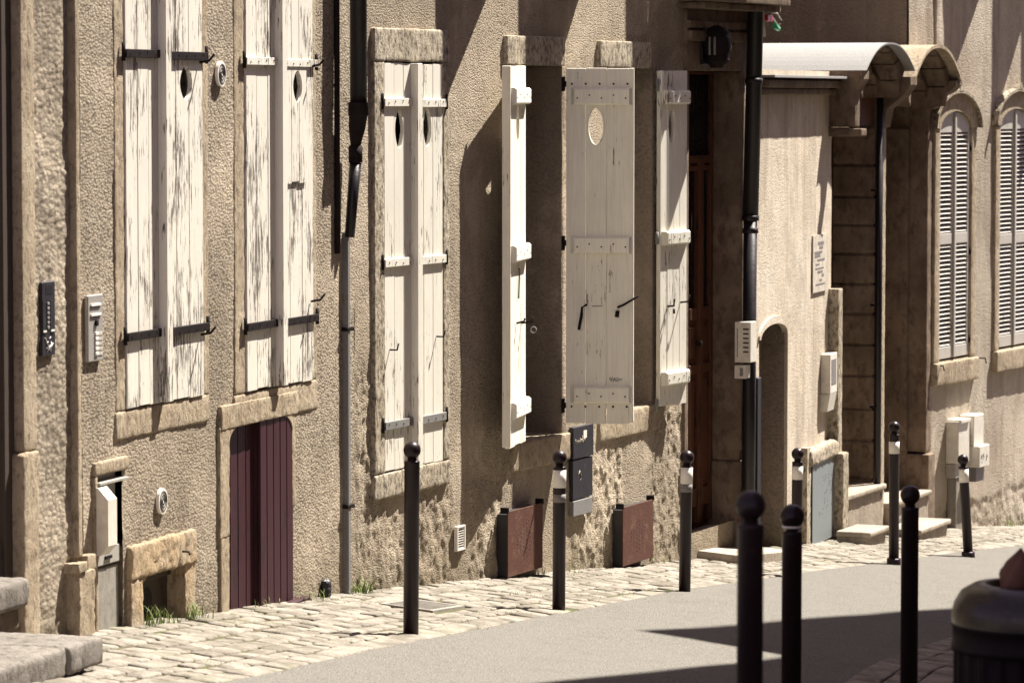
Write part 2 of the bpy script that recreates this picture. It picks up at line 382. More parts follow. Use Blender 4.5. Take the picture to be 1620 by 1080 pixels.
def lines(a, b, cell, extra=()):
    pts = sorted(set([a, b] + [e for e in extra if a < e < b])); out = []
    for p, q in zip(pts[:-1], pts[1:]):
        k = max(1, int(math.ceil((q - p) / cell))); out.extend(np.linspace(p, q, k + 1)[:-1])
    return np.array(out + [b])
def wall(fr, parent, t0, t1, zb, zf, zt, holes, mat, cell=0.014, disp=None, d=0.0, name='wall', o=(0, 0, 0)):
    """displaced wall sheet with openings; fine from zb to zf, coarse to zt. holes: (ta,tb,za,zb[,arch rise])"""
    T = lines(t0, t1, cell, [x for h in holes for x in h[:2]])
    Z = np.concatenate([lines(zb, zf, cell, [x for h in holes for x in h[2:4]])[:-1], lines(zf, zt, 0.25, [x for h in holes for x in h[2:4]])])
    g1, g2 = np.meshgrid(T, Z, indexing='ij'); P = np.stack([g1.ravel(), np.zeros(g1.size), g2.ravel()], 1)
    D = disp(P) if disp is not None else np.zeros(len(P))
    V = np.stack([P[:, 0] - o[0], -(D + d - o[1]), P[:, 2] - o[2]], 1)
    n1, n2 = len(T), len(Z); I, J = np.meshgrid(np.arange(n1 - 1), np.arange(n2 - 1), indexing='ij'); I = I.ravel(); J = J.ravel()
    ct = (T[I] + T[I + 1]) / 2; cz = (Z[J] + Z[J + 1]) / 2; keep = np.ones(len(I), bool)
    for h in holes:
        ins = (ct > h[0]) & (ct < h[1]) & (cz > h[2]) & (cz < h[3])
        if len(h) > 4:
            m = (h[0] + h[1]) / 2; hw = (h[1] - h[0]) / 2; spring = h[3] - h[4]
            top = spring + h[4] * np.sqrt(np.clip(1 - ((ct - m) / hw) ** 2, 0, 1)); ins &= cz < top
        keep &= ~ins
    I, J = I[keep], J[keep]
    Fc = np.stack([I * n2 + J, (I + 1) * n2 + J, (I + 1) * n2 + J + 1, I * n2 + J + 1], 1)
    return npmesh(name, V, Fc, mat, parent)
def nail_dots(mb, pts, d, r=0.006):
    for t, z in pts: mb.tube([(t, d - 0.002, z), (t, d + 0.004, z)], r, 6)
def carve(ob, cutter_mb):
    cut = cutter_mb.build('cutter', 'void', None)
    cut.matrix_world = Matrix.Identity(4)
    par = ob.parent; ob.parent = None; ml = ob.matrix_basis.copy(); ob.matrix_basis = Matrix.Identity(4)
    md = ob.modifiers.new('b', 'BOOLEAN'); md.object = cut; md.operation = 'DIFFERENCE'; md.solver = 'EXACT'
    bpy.context.view_layer.update(); dg = bpy.context.evaluated_depsgraph_get()
    me = bpy.data.meshes.new_from_object(ob.evaluated_get(dg)); old = ob.data; ob.modifiers.clear()
    me.name = old.name; ob.data = me; bpy.data.objects.remove(cut); ob.parent = par; ob.matrix_basis = ml
    if len(me.materials) > 1:
        while len(me.materials) > 1: me.materials.pop()
    return ob
def oval_pts(cx, cz, rx, rz):
    return [(cx + rx * math.cos(a) * (1 - .12 * abs(math.sin(a))) + .0003, cz + rz * math.sin(a)) for a in np.linspace(0.03, 2 * math.pi + .03, 37)[:-1]]
def leaf(parent, loc, theta, W, H, mat='paint', n=3, th=0.024, oval=None, battens=(), side=1, label=None, strip=None, po=(0, 0, 0), overlay=None, sag=0.006):
    """plank shutter leaf hinged at loc (t,d,z of its foot), running along angle theta in the (t,d) plane. battens: (z, height, thickness, mat, a0, a1, end)"""
    rnd = random.Random(int(W * 9999 + H * 777 + loc[0] * 31))
    mb = MB(); gap = 0.0035; xs = [W * i / n for i in range(n + 1)]
    for i in range(1, n): xs[i] += rnd.uniform(-0.012, 0.012)
    for i in range(n):
        e = rnd.uniform(-sag, sag); pk = MB().box(xs[i] + gap / 2, xs[i + 1] - gap / 2, -th / 2 + rnd.uniform(-.001, .001), th / 2 + rnd.uniform(-.0015, .0015), e, H + rnd.uniform(-sag, sag) * .6, 0.003)
        if oval and xs[i] < oval[0] + oval[2] and xs[i + 1] > oval[0] - oval[2]:
            pts = oval_pts(*oval); po_ = carve(pk.build('plank', mat, None), MB().prism(pts, -0.2, 0.2)); me = po_.data
            mb.add([(v.co.x, -v.co.y, v.co.z) for v in me.vertices], [tuple(p.vertices) for p in me.polygons]); bpy.data.objects.remove(po_)
        else: mb.add(pk.v, pk.f)
    ob = mb.build('shutter', mat, parent, recalc=False)
    ob.location = (loc[0] - po[0], -(loc[1] - po[1]), loc[2] - po[2]); ob.rotation_euler = (0, 0, -theta)
    if label: ob['label'] = label
    for (z, h, tk, bm_, a0, a1, kind) in battens:
        b = MB(); f = th / 2; s0, s1 = (f, f + tk) if side > 0 else (-f - tk, -f)
        if kind == 'strap': b.box(a0, a1, s0, s1, z - h / 2, z + h / 2, 0.002)
        else:
            c = min(0.03, h * 0.35); o_ = s1 if side > 0 else s0; i_ = s0 if side > 0 else s1; cc = (tk * 0.8) * (1 if side > 0 else -1)
            # plank with bevelled ends and edges
            b.box(a0, a1, min(i_, o_ - cc * .45), max(i_, o_ - cc * .45), z - h / 2, z + h / 2, 0.002)
            b.box(a0 + c * .7, a1 - c * .7, min(i_, o_), max(i_, o_), z - h / 2 + .006, z + h / 2 - .006, min(0.006, tk * .3))
        k = max(3, int(W / 0.11)); nb = b; b.cur = 1; dd = s1 if side > 0 else s0 - 0.002
        nail_dots(nb, [(a0 + (a1 - a0) * (i + .5) / k + rnd.uniform(-.008, .008), z + rnd.uniform(-.2, .2) * h) for i in range(k)], dd, 0.005)
        b.build('batten', (bm_, 'iron'), ob)
    if strip:
        a0, a1, tk = strip; f = th / 2; MB().box(a0, a1, *((f, f + tk) if side > 0 else (-f - tk, -f)), 0.0, H, 0.003).build('cover_strip', mat, ob)
    if overlay:
        a0, a1, z0, tk = overlay; m2 = MB(); k = 2
        for i in range(k): m2.box(a0 + (a1 - a0) * i / k + .001, a0 + (a1 - a0) * (i + 1) / k - .001, th / 2, th / 2 + tk, z0, H, 0.002)
        oo = m2.build('patch_board', mat, ob)
        if oval:
            carve(oo, MB().prism(pts, -0.2, 0.2))
    return ob
def hook(parent, pts, r=0.006, mat='iron', name='hook'):
    return MB().tube(pts, r, 7).build(name, mat, parent)
def text(parent, s, fr_loc, size, mat, name='lettering', rz=0.0, extr=0.0006, rot=(math.pi / 2, 0, 0)):
    cu = bpy.data.curves.new(name, 'FONT'); cu.body = s; cu.size = size; cu.extrude = extr; cu.align_x = 'CENTER'
    tmp = bpy.data.objects.new('tmp', cu); C.objects.link(tmp); bpy.context.view_layer.update()
    me = bpy.data.meshes.new_from_object(tmp.evaluated_get(bpy.context.evaluated_depsgraph_get())); bpy.data.objects.remove(tmp)
    me.materials.clear(); me.materials.append(M[mat])
    o = bpy.data.objects.new(name, me); C.objects.link(o); o.parent = parent; o.location = fr_loc; o.rotation_euler = rot; return o

#@@BODY
# ================================================================== ground
def lerp(a, b, k): return a + (b - a) * k
kerb_px = [(60, 1135), (200, 1109), (380, 1073), (600, 1024), (850, 975), (1090, 931), (1270, 905), (1450, 882), (1640, 858)]
kerb = [on_ground(*p) for p in kerb_px]
wall_pl = [H1.pt(-1.6, 0, 0), H1.pt(0, 0, 0), H2.pt(0, 0, 0), H2.pt(7.47, 0, 0), H3.pt(2.97, 0, 0), H4.pt(2.93, 0, 0), H5.pt(8, 0, 0)]
_kd = (kerb[-1] - kerb[-2]).normalized(); kerb.append(kerb[-1] + _kd * 5.0)
_k0 = (kerb[0] - kerb[1]).normalized(); kerb.insert(0, kerb[0] + _k0 * 1.5)
def along(pl, dirv):
    """sample a plan polyline by arc length"""
    S = [0.0]
    for a, b in zip(pl[:-1], pl[1:]): S.append(S[-1] + (Vector((b.x, b.y)) - Vector((a.x, a.y))).length)
    def f(s):
        s = max(0, min(S[-1], s))
        for i in range(len(pl) - 1):
            if s <= S[i + 1] or i == len(pl) - 2:
                k = (s - S[i]) / max(1e-6, S[i + 1] - S[i]); return Vector((lerp(pl[i].x, pl[i + 1].x, k), lerp(pl[i].y, pl[i + 1].y, k)))
    return f, S[-1]
kf, KL = along(kerb, None)
def wall_hit(p):
    """distance from kerb point p to the wall line, measured across the street"""
    nrm = Vector((-math.cos(R(21)), math.sin(R(21)))); best = None
    for a, b in zip(wall_pl[:-1], wall_pl[1:]):
        a2 = Vector((a.x, a.y)); e = Vector((b.x, b.y)) - a2; den = nrm.x * e.y - nrm.y * e.x
        if abs(den) < 1e-9: continue
        q = a2 - p; k = (q.x * e.y - q.y * e.x) / den; m = (q.x * nrm.y - q.y * nrm.x) / den
        if -0.001 <= m <= 1.001 and k > 0: best = k if best is None else min(best, k)
    return nrm, best
def tri_sheet(name, pts, mat, dz=0.0):
    me = bpy.data.meshes.new(name); me.from_pydata([(x, y, G(x, y) + dz) for x, y in pts], [], [tuple(range(len(pts)))]); me.materials.append(M[mat])
    o = bpy.data.objects.new(name, me); C.objects.link(o); return o
# terrain far beyond and around
g = tri_sheet('ground', [(-60, -20), (60, -20), (60, 120), (-60, 120)], 'sand', -0.10); tag(g, 'earth under the old street', None, kind='structure')
# road: kerb line to the opposite side
def road_z(x, y): return G(x, y)
def mk_road():
    n1 = 170; n2 = 70; V = []
    for i in range(n1):
        s = KL * i / (n1 - 1); k = kf(s); nr = Vector((math.cos(R(21)), -math.sin(R(21))))
        for j in range(n2):
            q = k + nr * (6.5 * (j / (n2 - 1)) ** 1.3); V.append((q.x, q.y, 0))
    V = np.array(V); V[:, 2] = EYE - (2.13 + 0.107 * V[:, 0] + 0.043 * V[:, 1]) + 0.012 * fbm(V, 0.9, 2, 3) + 0.0025 * fbm(V, 11, 3, 9)
    I, J = np.meshgrid(np.arange(n1 - 1), np.arange(n2 - 1), indexing='ij'); I = I.ravel(); J = J.ravel()
    o = npmesh('road', V, np.stack([I * n2 + J, I * n2 + J + 1, (I + 1) * n2 + J + 1, (I + 1) * n2 + J], 1), 'asphalt')
    tag(o, 'pale worn asphalt roadway sloping down the street', None, kind='structure')
    # apron in front of the camera
    a = tri_sheet('road', [(-8, -6), (9, -6), (9, 17.2), (-0.2, 17.2), (-2.2, 15.2), (-8, 6)], 'asphalt', -0.03); tag(a, 'asphalt of the junction before the camera', None, kind='structure')
mk_road()
drain_p = Vector(on_ground(668, 957)[:2])
def mk_setts():
    rnd = random.Random(5); V = []; Fc = []; W = []
    ncol = 11; s0 = 0.0
    rows = [0.0]
    # the kerb row first, then narrower rows up to the wall
    for r in range(14):
        w = 0.17 if r == 0 else rnd.uniform(0.105, 0.15); u0 = rows[-1]; u1 = u0 + w; rows.append(u1)
        s = rnd.uniform(0, .2) ; wob = rnd.random() * 9
        while s < KL - 0.3:
            L = rnd.uniform(0.32, 0.6) if r == 0 else rnd.uniform(0.13, 0.27)
            k0 = kf(s); nrm, dist = wall_hit(k0)
            lim = dist if dist is not None else 1.3
            def P(ss, uu):
                k = kf(ss); wv = math.sin(ss * 2.1 + wob) * 0.008 + math.sin(ss * 0.9 + uu * 3) * 0.012
                return k + nrm * (uu + (wv if uu > 0.02 else 0))
            cm = P(s + L / 2, u0 + .06); dp = cm - drain_p; du = abs(dp.x * math.sin(R(19)) + dp.y * math.cos(R(19))); dv = abs(dp.x * math.cos(R(19)) - dp.y * math.sin(R(19)))
            if u0 < lim + 0.05 and not (du < .30 and dv < .19):
                g = 0.0075 if r else 0.005; h = rnd.uniform(-0.006, 0.003); tx = rnd.uniform(-.005, .005); ty = rnd.uniform(-.005, .005)
                j = lambda: rnd.uniform(-0.010, 0.010) if r else rnd.uniform(-.003, .003)
                cn = [P(s + g, u0 + g), P(s + L - g, u0 + g), P(s + L - g, u1 - g), P(s + g, u1 - g)]
                cn = [c + Vector((j() * .6, j() * .6)) for c in cn]; cen = sum(cn, Vector((0, 0))) / 4
                # rounded outline of 12 points
                out = []
                for a in range(4):
                    p, q, w2 = cn[a - 1], cn[a], cn[(a + 1) % 4]
                    e1 = (p - q); e2 = (w2 - q); c = rnd.uniform(0.012, 0.024)
                    out += [q + e1.normalized() * c, q + (e1.normalized() + e2.normalized()) * c * .3, q + e2.normalized() * c]
                b = len(V); rings = [(1.0, -0.035), (1.0, -0.010), (0.965, -0.003), (0.88, 0.0015), (0.5, 0.004)]
                for (sc, dz) in rings:
                    for q in out:
                        p = cen + (q - cen) * sc; l = (p - cen)
                        V.append((p.x, p.y, EYE - (2.13 + .107 * p.x + .043 * p.y) + dz + h + l.x * tx * 8 + l.y * ty * 8 + (rnd.uniform(-.0022, .0022) if sc < 1 else 0)))
                m = len(out)
                for ri in range(4):
                    for k in range(m): Fc.append((b + ri * m + k, b + ri * m + (k + 1) % m, b + (ri + 1) * m + (k + 1) % m, b + (ri + 1) * m + k))
                t4 = b + 4 * m
                for k in range(0, m // 2 - 1): Fc.append((t4 + k, t4 + k + 1, t4 + m - 2 - k, t4 + m - 1 - k))
            s += L
    o = npmesh('pavement', np.array(V), Fc, 'setts'); tag(o, 'strip of worn pale stone setts at the foot of the houses', None, kind='structure')
    # joint bed
    n1 = 300; n2 = 40; Vb = []
    for i in range(n1):
        s = KL * i / (n1 - 1); k = kf(s); nrm, dist = wall_hit(k); 
        for jj in range(n2):
            q = k + nrm * (-0.02 + (2.1) * jj / (n2 - 1)); Vb.append((q.x, q.y, 0))
    Vb = np.array(Vb); Vb[:, 2] = EYE - (2.13 + .107 * Vb[:, 0] + .043 * Vb[:, 1]) - 0.009 + 0.006 * fbm(Vb, 6, 3, 4)
    I, J = np.meshgrid(np.arange(n1 - 1), np.arange(n2 - 1), indexing='ij'); I = I.ravel(); J = J.ravel()
    o = npmesh('pavement_bed', Vb, np.stack([I * n2 + J, I * n2 + J + 1, (I + 1) * n2 + J + 1, (I + 1) * n2 + J], 1), 'sand'); tag(o, 'sand and moss between the setts', None, kind='structure')
mk_setts()
def rubble_skirt(fr, ta, tb, mat, name, seed, h=0.07, out=0.06):
    pass

# ================================================================== building helpers
def building(name, label, fr, group=None):
    return thing(name, label, 'house', fr, 0, 0, gz(fr, 0), group)
def blk(par, name, mat, *bx, label=None, b=0.004, rough=True, amp=0.005, cell=0.03, r=0.012, seed=None, parent=None):
    """one stone part from (t0,t1,d0,d1,z0,z1) boxes"""
    mb = MB()
    for i, q in enumerate(bx):
        if rough: mb.rbox(*q, cell=cell, amp=amp, r=r, seed=(seed or 3) + i)
        else: mb.box(*q, b)
    ob = mb.build(name, mat, parent or par, org(par) if parent is None else (0, 0, 0))
    if label: ob['label'] = label
    return ob
def surround(par, fr, ta, tb, za, zb, lw, rw, lh, sh, mat, dep=0.16, out=0.012, sill_out=0.03, name='window_surround', slope=0.0, amp=0.006, o=None):
    """stone frame round an opening ta..tb, za..zb: jambs, lintel (lh), sill (sh); stones reach back dep into the wall"""
    mb = MB(); rnd = random.Random(int(ta * 100))
    if lw > 0: mb.rbox(ta - lw, ta, -dep, out, za, zb, amp=amp, r=0.01, seed=2)
    if rw > 0: mb.rbox(tb, tb + rw, -dep, out, za, zb, amp=amp, r=0.01, seed=3)
    if lh > 0: mb.rbox(ta - lw, tb + rw, -dep, out + .002, zb, zb + lh, amp=amp, r=0.012, seed=4)
    ob = mb.build(name, mat, par, org(par))
    if sh > 0: MB().rbox(ta - lw * 1.1, tb + rw, -dep, sill_out, za - sh, za - .002, amp=amp * 1.4, r=0.014, seed=5).build('sill', mat, ob, (0, 0, 0)); ob.children[0].location = (-org(par)[0], org(par)[1], -org(par)[2])
    return ob
def top_z(fr, t): return fr.z(600, 0)

ZT = 13.5   # eaves height
def body(par, fr, ta, tb, back=0.42, depth=6.0, zlow=-1.2, ztop=ZT):
    """the mass of the house behind the street wall, with a shallow tiled roof"""
    mb = MB(); mb.box(ta + .01, tb - .01, -depth, -back, zlow, ztop - 0.02); mb.build('walls', 'stucco_dark', par, org(par))
    rf = MB(); rf.prism([(-depth - .2, ztop), (0.34, ztop), (0.34, ztop + .08), (-depth / 2, ztop + 1.6), (-depth - .2, ztop + .1)], ta, tb, 'dz'); rf.build('roof', 'rust', par, org(par))

# ================================================================== house with the red door (between the two downpipes)
T = H1.t
h1 = building('townhouse', 'roughcast house with two tall peeling shuttered windows and a small dark red door', H1)
o1 = org(h1)
def zpx(fr, px, py, d=0.0): return fr.z(px, py, d)
w1 = (T(196), T(318), zpx(H1, 256, 637), zpx(H1, 256, 0) + 0.35)
w2 = (T(386), T(492), zpx(H1, 440, 611), zpx(H1, 440, 0) + 0.35)
dr = (T(358), T(459), zpx(H1, 408, 966), zpx(H1, 408, 663))
ch = (T(216), T(285), zpx(H1, 250, 1000), zpx(H1, 250, 897))
bx_ = (T(148), T(191), zpx(H1, 170, 1000), zpx(H1, 170, 748))
L1 = 4.18
def disp1(P):
    d = 0.008 * fbm(P, 3, 2, 11) + 0.0022 * fbm(P, 42, 2, 12)
    low = sstep(-(P[:, 2] - (1.65)), -0.1, 0.35)
    return d + low * 0.005 * fbm(P, 22, 3, 14)
wall(H1, h1, T(128), L1, 0.3, 4.15, ZT, [w1, w2, dr, ch, bx_], 'stucco1', 0.013, disp1, o=o1)
body(h1, H1, 0.0, L1)
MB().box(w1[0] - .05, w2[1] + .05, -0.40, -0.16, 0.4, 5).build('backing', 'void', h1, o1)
# surrounds
s1 = surround(h1, H1, *w1, T(196) - T(181), T(329) - T(318), 0.2, zpx(H1, 256, 637) - zpx(H1, 256, 682), 'stone', out=0.007, sill_out=0.010)
s2 = surround(h1, H1, *w2, T(386) - T(370), T(500) - T(492), 0.2, zpx(H1, 440, 611) - zpx(H1, 440, 660), 'stone', out=0.007, sill_out=0.010)
def tall_window(fr, par, w, ys, split, oval_px, worn, bar_mat, pxl, side=1, overlay=None, cx=None, oval_r=(9, 27), n=3, lab=None, strap_w=0.043, hookz=True, bar_out=0.03, tk=0.02):
    """two closed leaves with three bars (ys = pixel rows of the bars)"""
    ta, tb, za, zb = w; ts = fr.t(split); o = org(par); sc = fr.tz(pxl, 300)[1] - fr.tz(pxl, 400)[1]
    ms = 100 / sc   # px per metre
    d0 = 0.005
    zs = [fr.z(pxl, y) for y in ys]; out = []
    for k, (a, b) in enumerate(((ta, ts), (ts, tb))):
        W = b - a - 0.006; ov = None
        for (ox, oy) in oval_px:
            if (ox < split) == (k == 0): ov = (fr.t(ox) - a if k == 0 else b - fr.t(ox), fr.z(ox, oy) - za, oval_r[0] / ms * 2.9, oval_r[1] / ms)
        mats = [bar_mat] * len(zs) if isinstance(bar_mat, str) else bar_mat
        bt = [(z - za - 0.01, strap_w, tk, m_, -bar_out if k == 0 else -bar_out, W - (0.05 if k == 0 else 0.02), 'strap') for z, m_ in zip(zs, mats)]
        if k == 0: lf = leaf(par, (a + .003, d0, za + .01), 0.0, W, zb - za - .02, worn, n, oval=ov, battens=bt, side=1, po=o, strip=(W - 0.045, W + 0.03, 0.05))
        else:
            # hinged at the right jamb: runs back along -t, its street face is the mirrored side
            ov2 = overlay
            lf = leaf(par, (b - .003, d0, za + .004), math.pi, W, zb - za - .016, worn, n, oval=ov, battens=bt, side=-1, po=o)
        for z in zs:
            h = MB(); x = -0.03
            h.tube([(x - .012, (0.02 if k == 0 else -0.02), z - za - .05), (x - .012, (0.02 if k == 0 else -0.02), z - za + .045)], 0.011, 8)
            h.build('hinge_pin', 'iron', lf)
        out.append(lf)
    if lab:
        for l_, t_ in zip(out, lab): l_['label'] = t_
    return out
lw1 = tall_window(H1, h1, w1, (-215, 86, 524), 252, [(292, 133)], 'paint_worn', 'iron', 256, lab=('peeling white shutter leaf without an opening', 'peeling white shutter leaf with an oval peephole'))
lw2 = tall_window(H1, h1, w2, (-215, 98, 509), 436, [(465, 138)], 'paint_worn', ['iron', 'paint_worn', 'iron'], 440, lab=('weathered white shutter leaf without an opening', 'weathered shutter leaf with an oval peephole and a patched board'))
# patch board over the right leaf of the second window
pb = MB(); zz0 = H1.z(455, 292) - w2[2]; Wp = w2[1] - w2[0]
xa = w2[1] - H1.t(479); xb = w2[1] - H1.t(443)
k_ = 3
cx_ = w2[1] - H1.t(465); cz_ = H1.z(465, 138) - w2[2]
for i in range(k_):
    q_ = MB().box(xa + (xb - xa) * i / k_ + .002, xa + (xb - xa) * (i + 1) / k_ - .002, -0.012 - 0.013, -0.0125, zz0 + (0.01 if i == 1 else 0), w2[3] - w2[2] - .03, 0.003)
    q_ = carve(q_.build('plank', 'paint_worn', None), MB().prism(oval_pts(cx_, cz_, .074, .09), -.2, .2)); pb.add([(v.co.x, -v.co.y, v.co.z) for v in q_.data.vertices], [tuple(p.vertices) for p in q_.data.polygons]); bpy.data.objects.remove(q_)
pbo = pb.build('patch_board', 'paint_worn', lw2[1], recalc=False)
# hooks that throw the long thin shadows
for lf, W_, zs_ in ((lw1[1], w1, (100, 532)), (lw2[1], w2, (103, 505))):
    for y in zs_:
        z_ = H1.z(300, y) - W_[2]; hook(lf, [(0.06, -0.02, z_), (0.055, -0.075, z_ + .01), (0.055, -0.105, z_ + .045)], 0.007)
# red door
def red_door():
    ta, tb, za, zb = dr; o = o1; tm = T(402, 800, -.03); tb += .02
    ob = MB().box(ta, tb, -0.12, -0.055, za, zb).build('door', 'red', h1, o); ob['label'] = 'dark red door of narrow vertical boards'
    m = MB(); nL = 4
    for i in range(nL): m.box(ta + (tm - ta) * i / nL + .003, ta + (tm - ta) * (i + 1) / nL - .003, -0.055, -0.032, za, zb, 0.005)
    m2 = MB()
    m2.box(tm + .002, tb, -0.055, -0.012, za, zb)
    for i in range(5): m2.box(tm + (tb - tm) * i / 5 + .003, tm + (tb - tm) * (i + 1) / 5 - .003, -0.012, 0.008, za, zb, 0.005)
    for nm, q in (('door_leaf', m), ('door_leaf', m2)):
        c = q.build(nm, 'red', ob); c.location = (-o[0], 0, -o[2])
    p = MB().box(T(366, 760), T(368.5, 760), -0.032, -0.029, H1.z(367, 768), H1.z(367, 757)).build('keyhole_plate', 'plastic', ob); p.location = (-o[0], 0, -o[2])
red_door()
# door surround: thin jambs, lintel with rounded corners
def door_surround():
    ta, tb, za, zb = dr; mb = MB()
    mb.rbox(T(345), ta, -0.2, 0.012, za - .15, H1.z(350, 850), seed=7, amp=.006)
    mb.rbox(T(343), ta, -0.2, 0.016, H1.z(350, 850), zb, seed=8, amp=.008)
    mb.rbox(tb, tb + 0.06, -0.2, 0.010, H1.z(460, 800), zb, seed=9, amp=.006)
    mb.rbox(T(345), tb + 0.07, -0.2, 0.02, zb - .012, H1.z(408, 630), seed=10, amp=.01)
    for sx, t_ in ((1, ta), (-1, tb)):
        pts = [(t_ - sx * .01, zb + .01), (t_ + sx * 0.22, zb + .01)] + [(t_ + sx * (0.22 - 0.22 * math.sin(a)), zb - 0.10 + 0.10 * math.cos(a)) for a in np.linspace(0, math.pi / 2, 9)] + [(t_ - sx * .01, zb - .10)]
        mb.prism(pts, -0.2, 0.014)
    mb.build('door_surround', 'stone', h1, o1)
    blk(h1, 'threshold', 'red', (T(350), T(478), -0.16, 0.05, za - .12, za + .0), rough=False, b=.01)
    ob = h1.children[-1]; ob['label'] = 'low worn threshold painted dark red'
door_surround()
# cellar opening
def cellar():
    ta, tb, za, zb = ch; mb = MB()
    mb.rbox(T(197), ta, -0.25, 0.03, za - .1, zb - .02, seed=21, amp=.012, sc=7)
    mb.rbox(tb, T(300), -0.25, 0.022, za - .1, zb - .02, seed=22, amp=.014, sc=7)
    mb.rbox(T(197), T(301), -0.25, 0.034, zb - .025, H1.z(250, 850), seed=23, amp=.016, sc=7, r=.014)
    pts = [(ta - .01, zb + .01), (ta + 0.16, zb + .01), (ta + .08, zb - .03), (ta + .02, zb - .06), (ta - .01, zb - .12)]
    mb.prism(pts, -0.2, 0.015)
    ob = mb.build('cellar_surround', 'stone_or', h1, o1)
    b = MB().box(ta, tb + .01, -0.11, -0.085, za - .1, zb - .03, .004).build('cellar_board', 'darkwood', h1, o1)
    b2 = MB().box(ta, tb, -0.085, -0.06, H1.z(250, 920), H1.z(250, 905), .004).build('rail', 'darkwood', b); b2.location = (-o1[0], 0, -o1[2])
    m = MB(); t0, z0 = H1.tz(232, 950, -0.085); m.prism([(t0 + .07 * math.cos(a), z0 + .075 * math.sin(a)) for a in np.linspace(0, 6.28, 25)[:-1]], -0.0855, -0.083)
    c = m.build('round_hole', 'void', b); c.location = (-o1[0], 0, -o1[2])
    r = MB().tube([(T(276), 0.03, H1.z(276, 872)), (T(276), 0.075, H1.z(276, 872)), (T(276), .08, H1.z(276, 877))], .006, 6).build('iron_stub', 'iron', h1, o1)
cellar()
# stone pilaster and its base at the joint with the next house
blk(h1, 'pilaster', 'stone', (T(122, 500, .042), T(129, 500, .042), -0.3, 0.042, H1.z(118, 880), 8.0), cell=.05, amp=.004, r=.01)
mb = MB(); mb.rbox(T(126, 900, .07), T(151, 900, .07), -0.2, 0.07, 0.3, H1.z(125, 900), amp=.012, seed=31); mb.rbox(T(125, 890, .08), T(139, 890, .08), -.2, .08, H1.z(125, 900), H1.z(125, 884), amp=.01, seed=32); mb.rbox(T(138, 890, .05), T(152, 890, .05), -.2, .05, H1.z(125, 902), H1.z(125, 878), amp=.01, seed=33)
mb.build('pilaster_base', 'stone', h1, o1)
# niche round the meter cupboard
def cupboard():
    ta, tb, za, zb = bx_; z0 = gz(H1, ta) - .05
    blk(h1, 'niche_frame', 'stone', (ta - .04, ta, -0.25, 0.02, z0, zb), (ta - .04, tb + .05, -0.25, 0.022, zb, zb + .07), amp=.004)
    t = thing('meter_cupboard', 'tall electricity meter cupboard with white sloping cover beside the cellar opening', 'meter box', H1, ta, -0.05, z0)
    o = org(t)
    MB().box(ta + .005, tb - .005, -0.2, -0.02, z0, H1.z(170, 897), .006).build('base_panel', 'concrete', t, o)
    MB().box(ta + .005, tb - .005, -0.2, -0.01, H1.z(170, 893), H1.z(170, 865), .004).build('middle_panel', 'greyplastic', t, o)
    MB().box(ta + .005, tb - .005, -0.2, -0.035, H1.z(170, 866), zb, .004).build('back_box', 'greyplastic', t, o)
    m = MB(); a, b = T(171, 800, .085), T(185, 800, .085); zt = H1.z(170, 766); zl = H1.z(170, 872)
    m.prism([(-0.04, zl), (-0.04, zt), (0.03, zt), (0.085, zt - .06), (0.085, zl + .05), (0.04, zl)], a, b, 'dz')
    m.build('cover', 'plastic', t, o)
    MB().box(T(168, 880), T(178, 880), -0.01, 0.0, H1.z(170, 884), H1.z(170, 879), .001).build('latch', 'iron', t, o)
    MB().box(ta, tb + .02, -0.22, 0.03, zb - .05, zb - .035, .002).build('flashing', 'greyplastic', t, o)
cupboard()
def round_vent(px, py, lab):
    t0, z0 = H1.tz(px, py); t = thing('wall_vent', lab, 'vent', H1, t0, 0.012, z0, 'round vents on the roughcast wall'); o = org(t); R_ = 0.062
    m = MB(); m.prism([(t0 + R_ * math.cos(a), z0 + R_ * 1.12 * math.sin(a)) for a in np.linspace(0, 2 * math.pi, 33)[:-1]], 0.006, 0.024); m.build('plate', 'band', t, o)
    for r in (0.046, 0.030, 0.015):
        q = MB(); q.tube([(t0 + r * math.cos(a), 0.0245, z0 + r * 1.12 * math.sin(a)) for a in np.linspace(0, 2 * math.pi, 25)], 0.0035, 5, cap=False); q.build('ring', 'ink', t, o)
round_vent(345, 117, 'round white vent high between the two peeling shuttered windows')
round_vent(252, 792, 'round white vent low on the wall above the cellar opening')
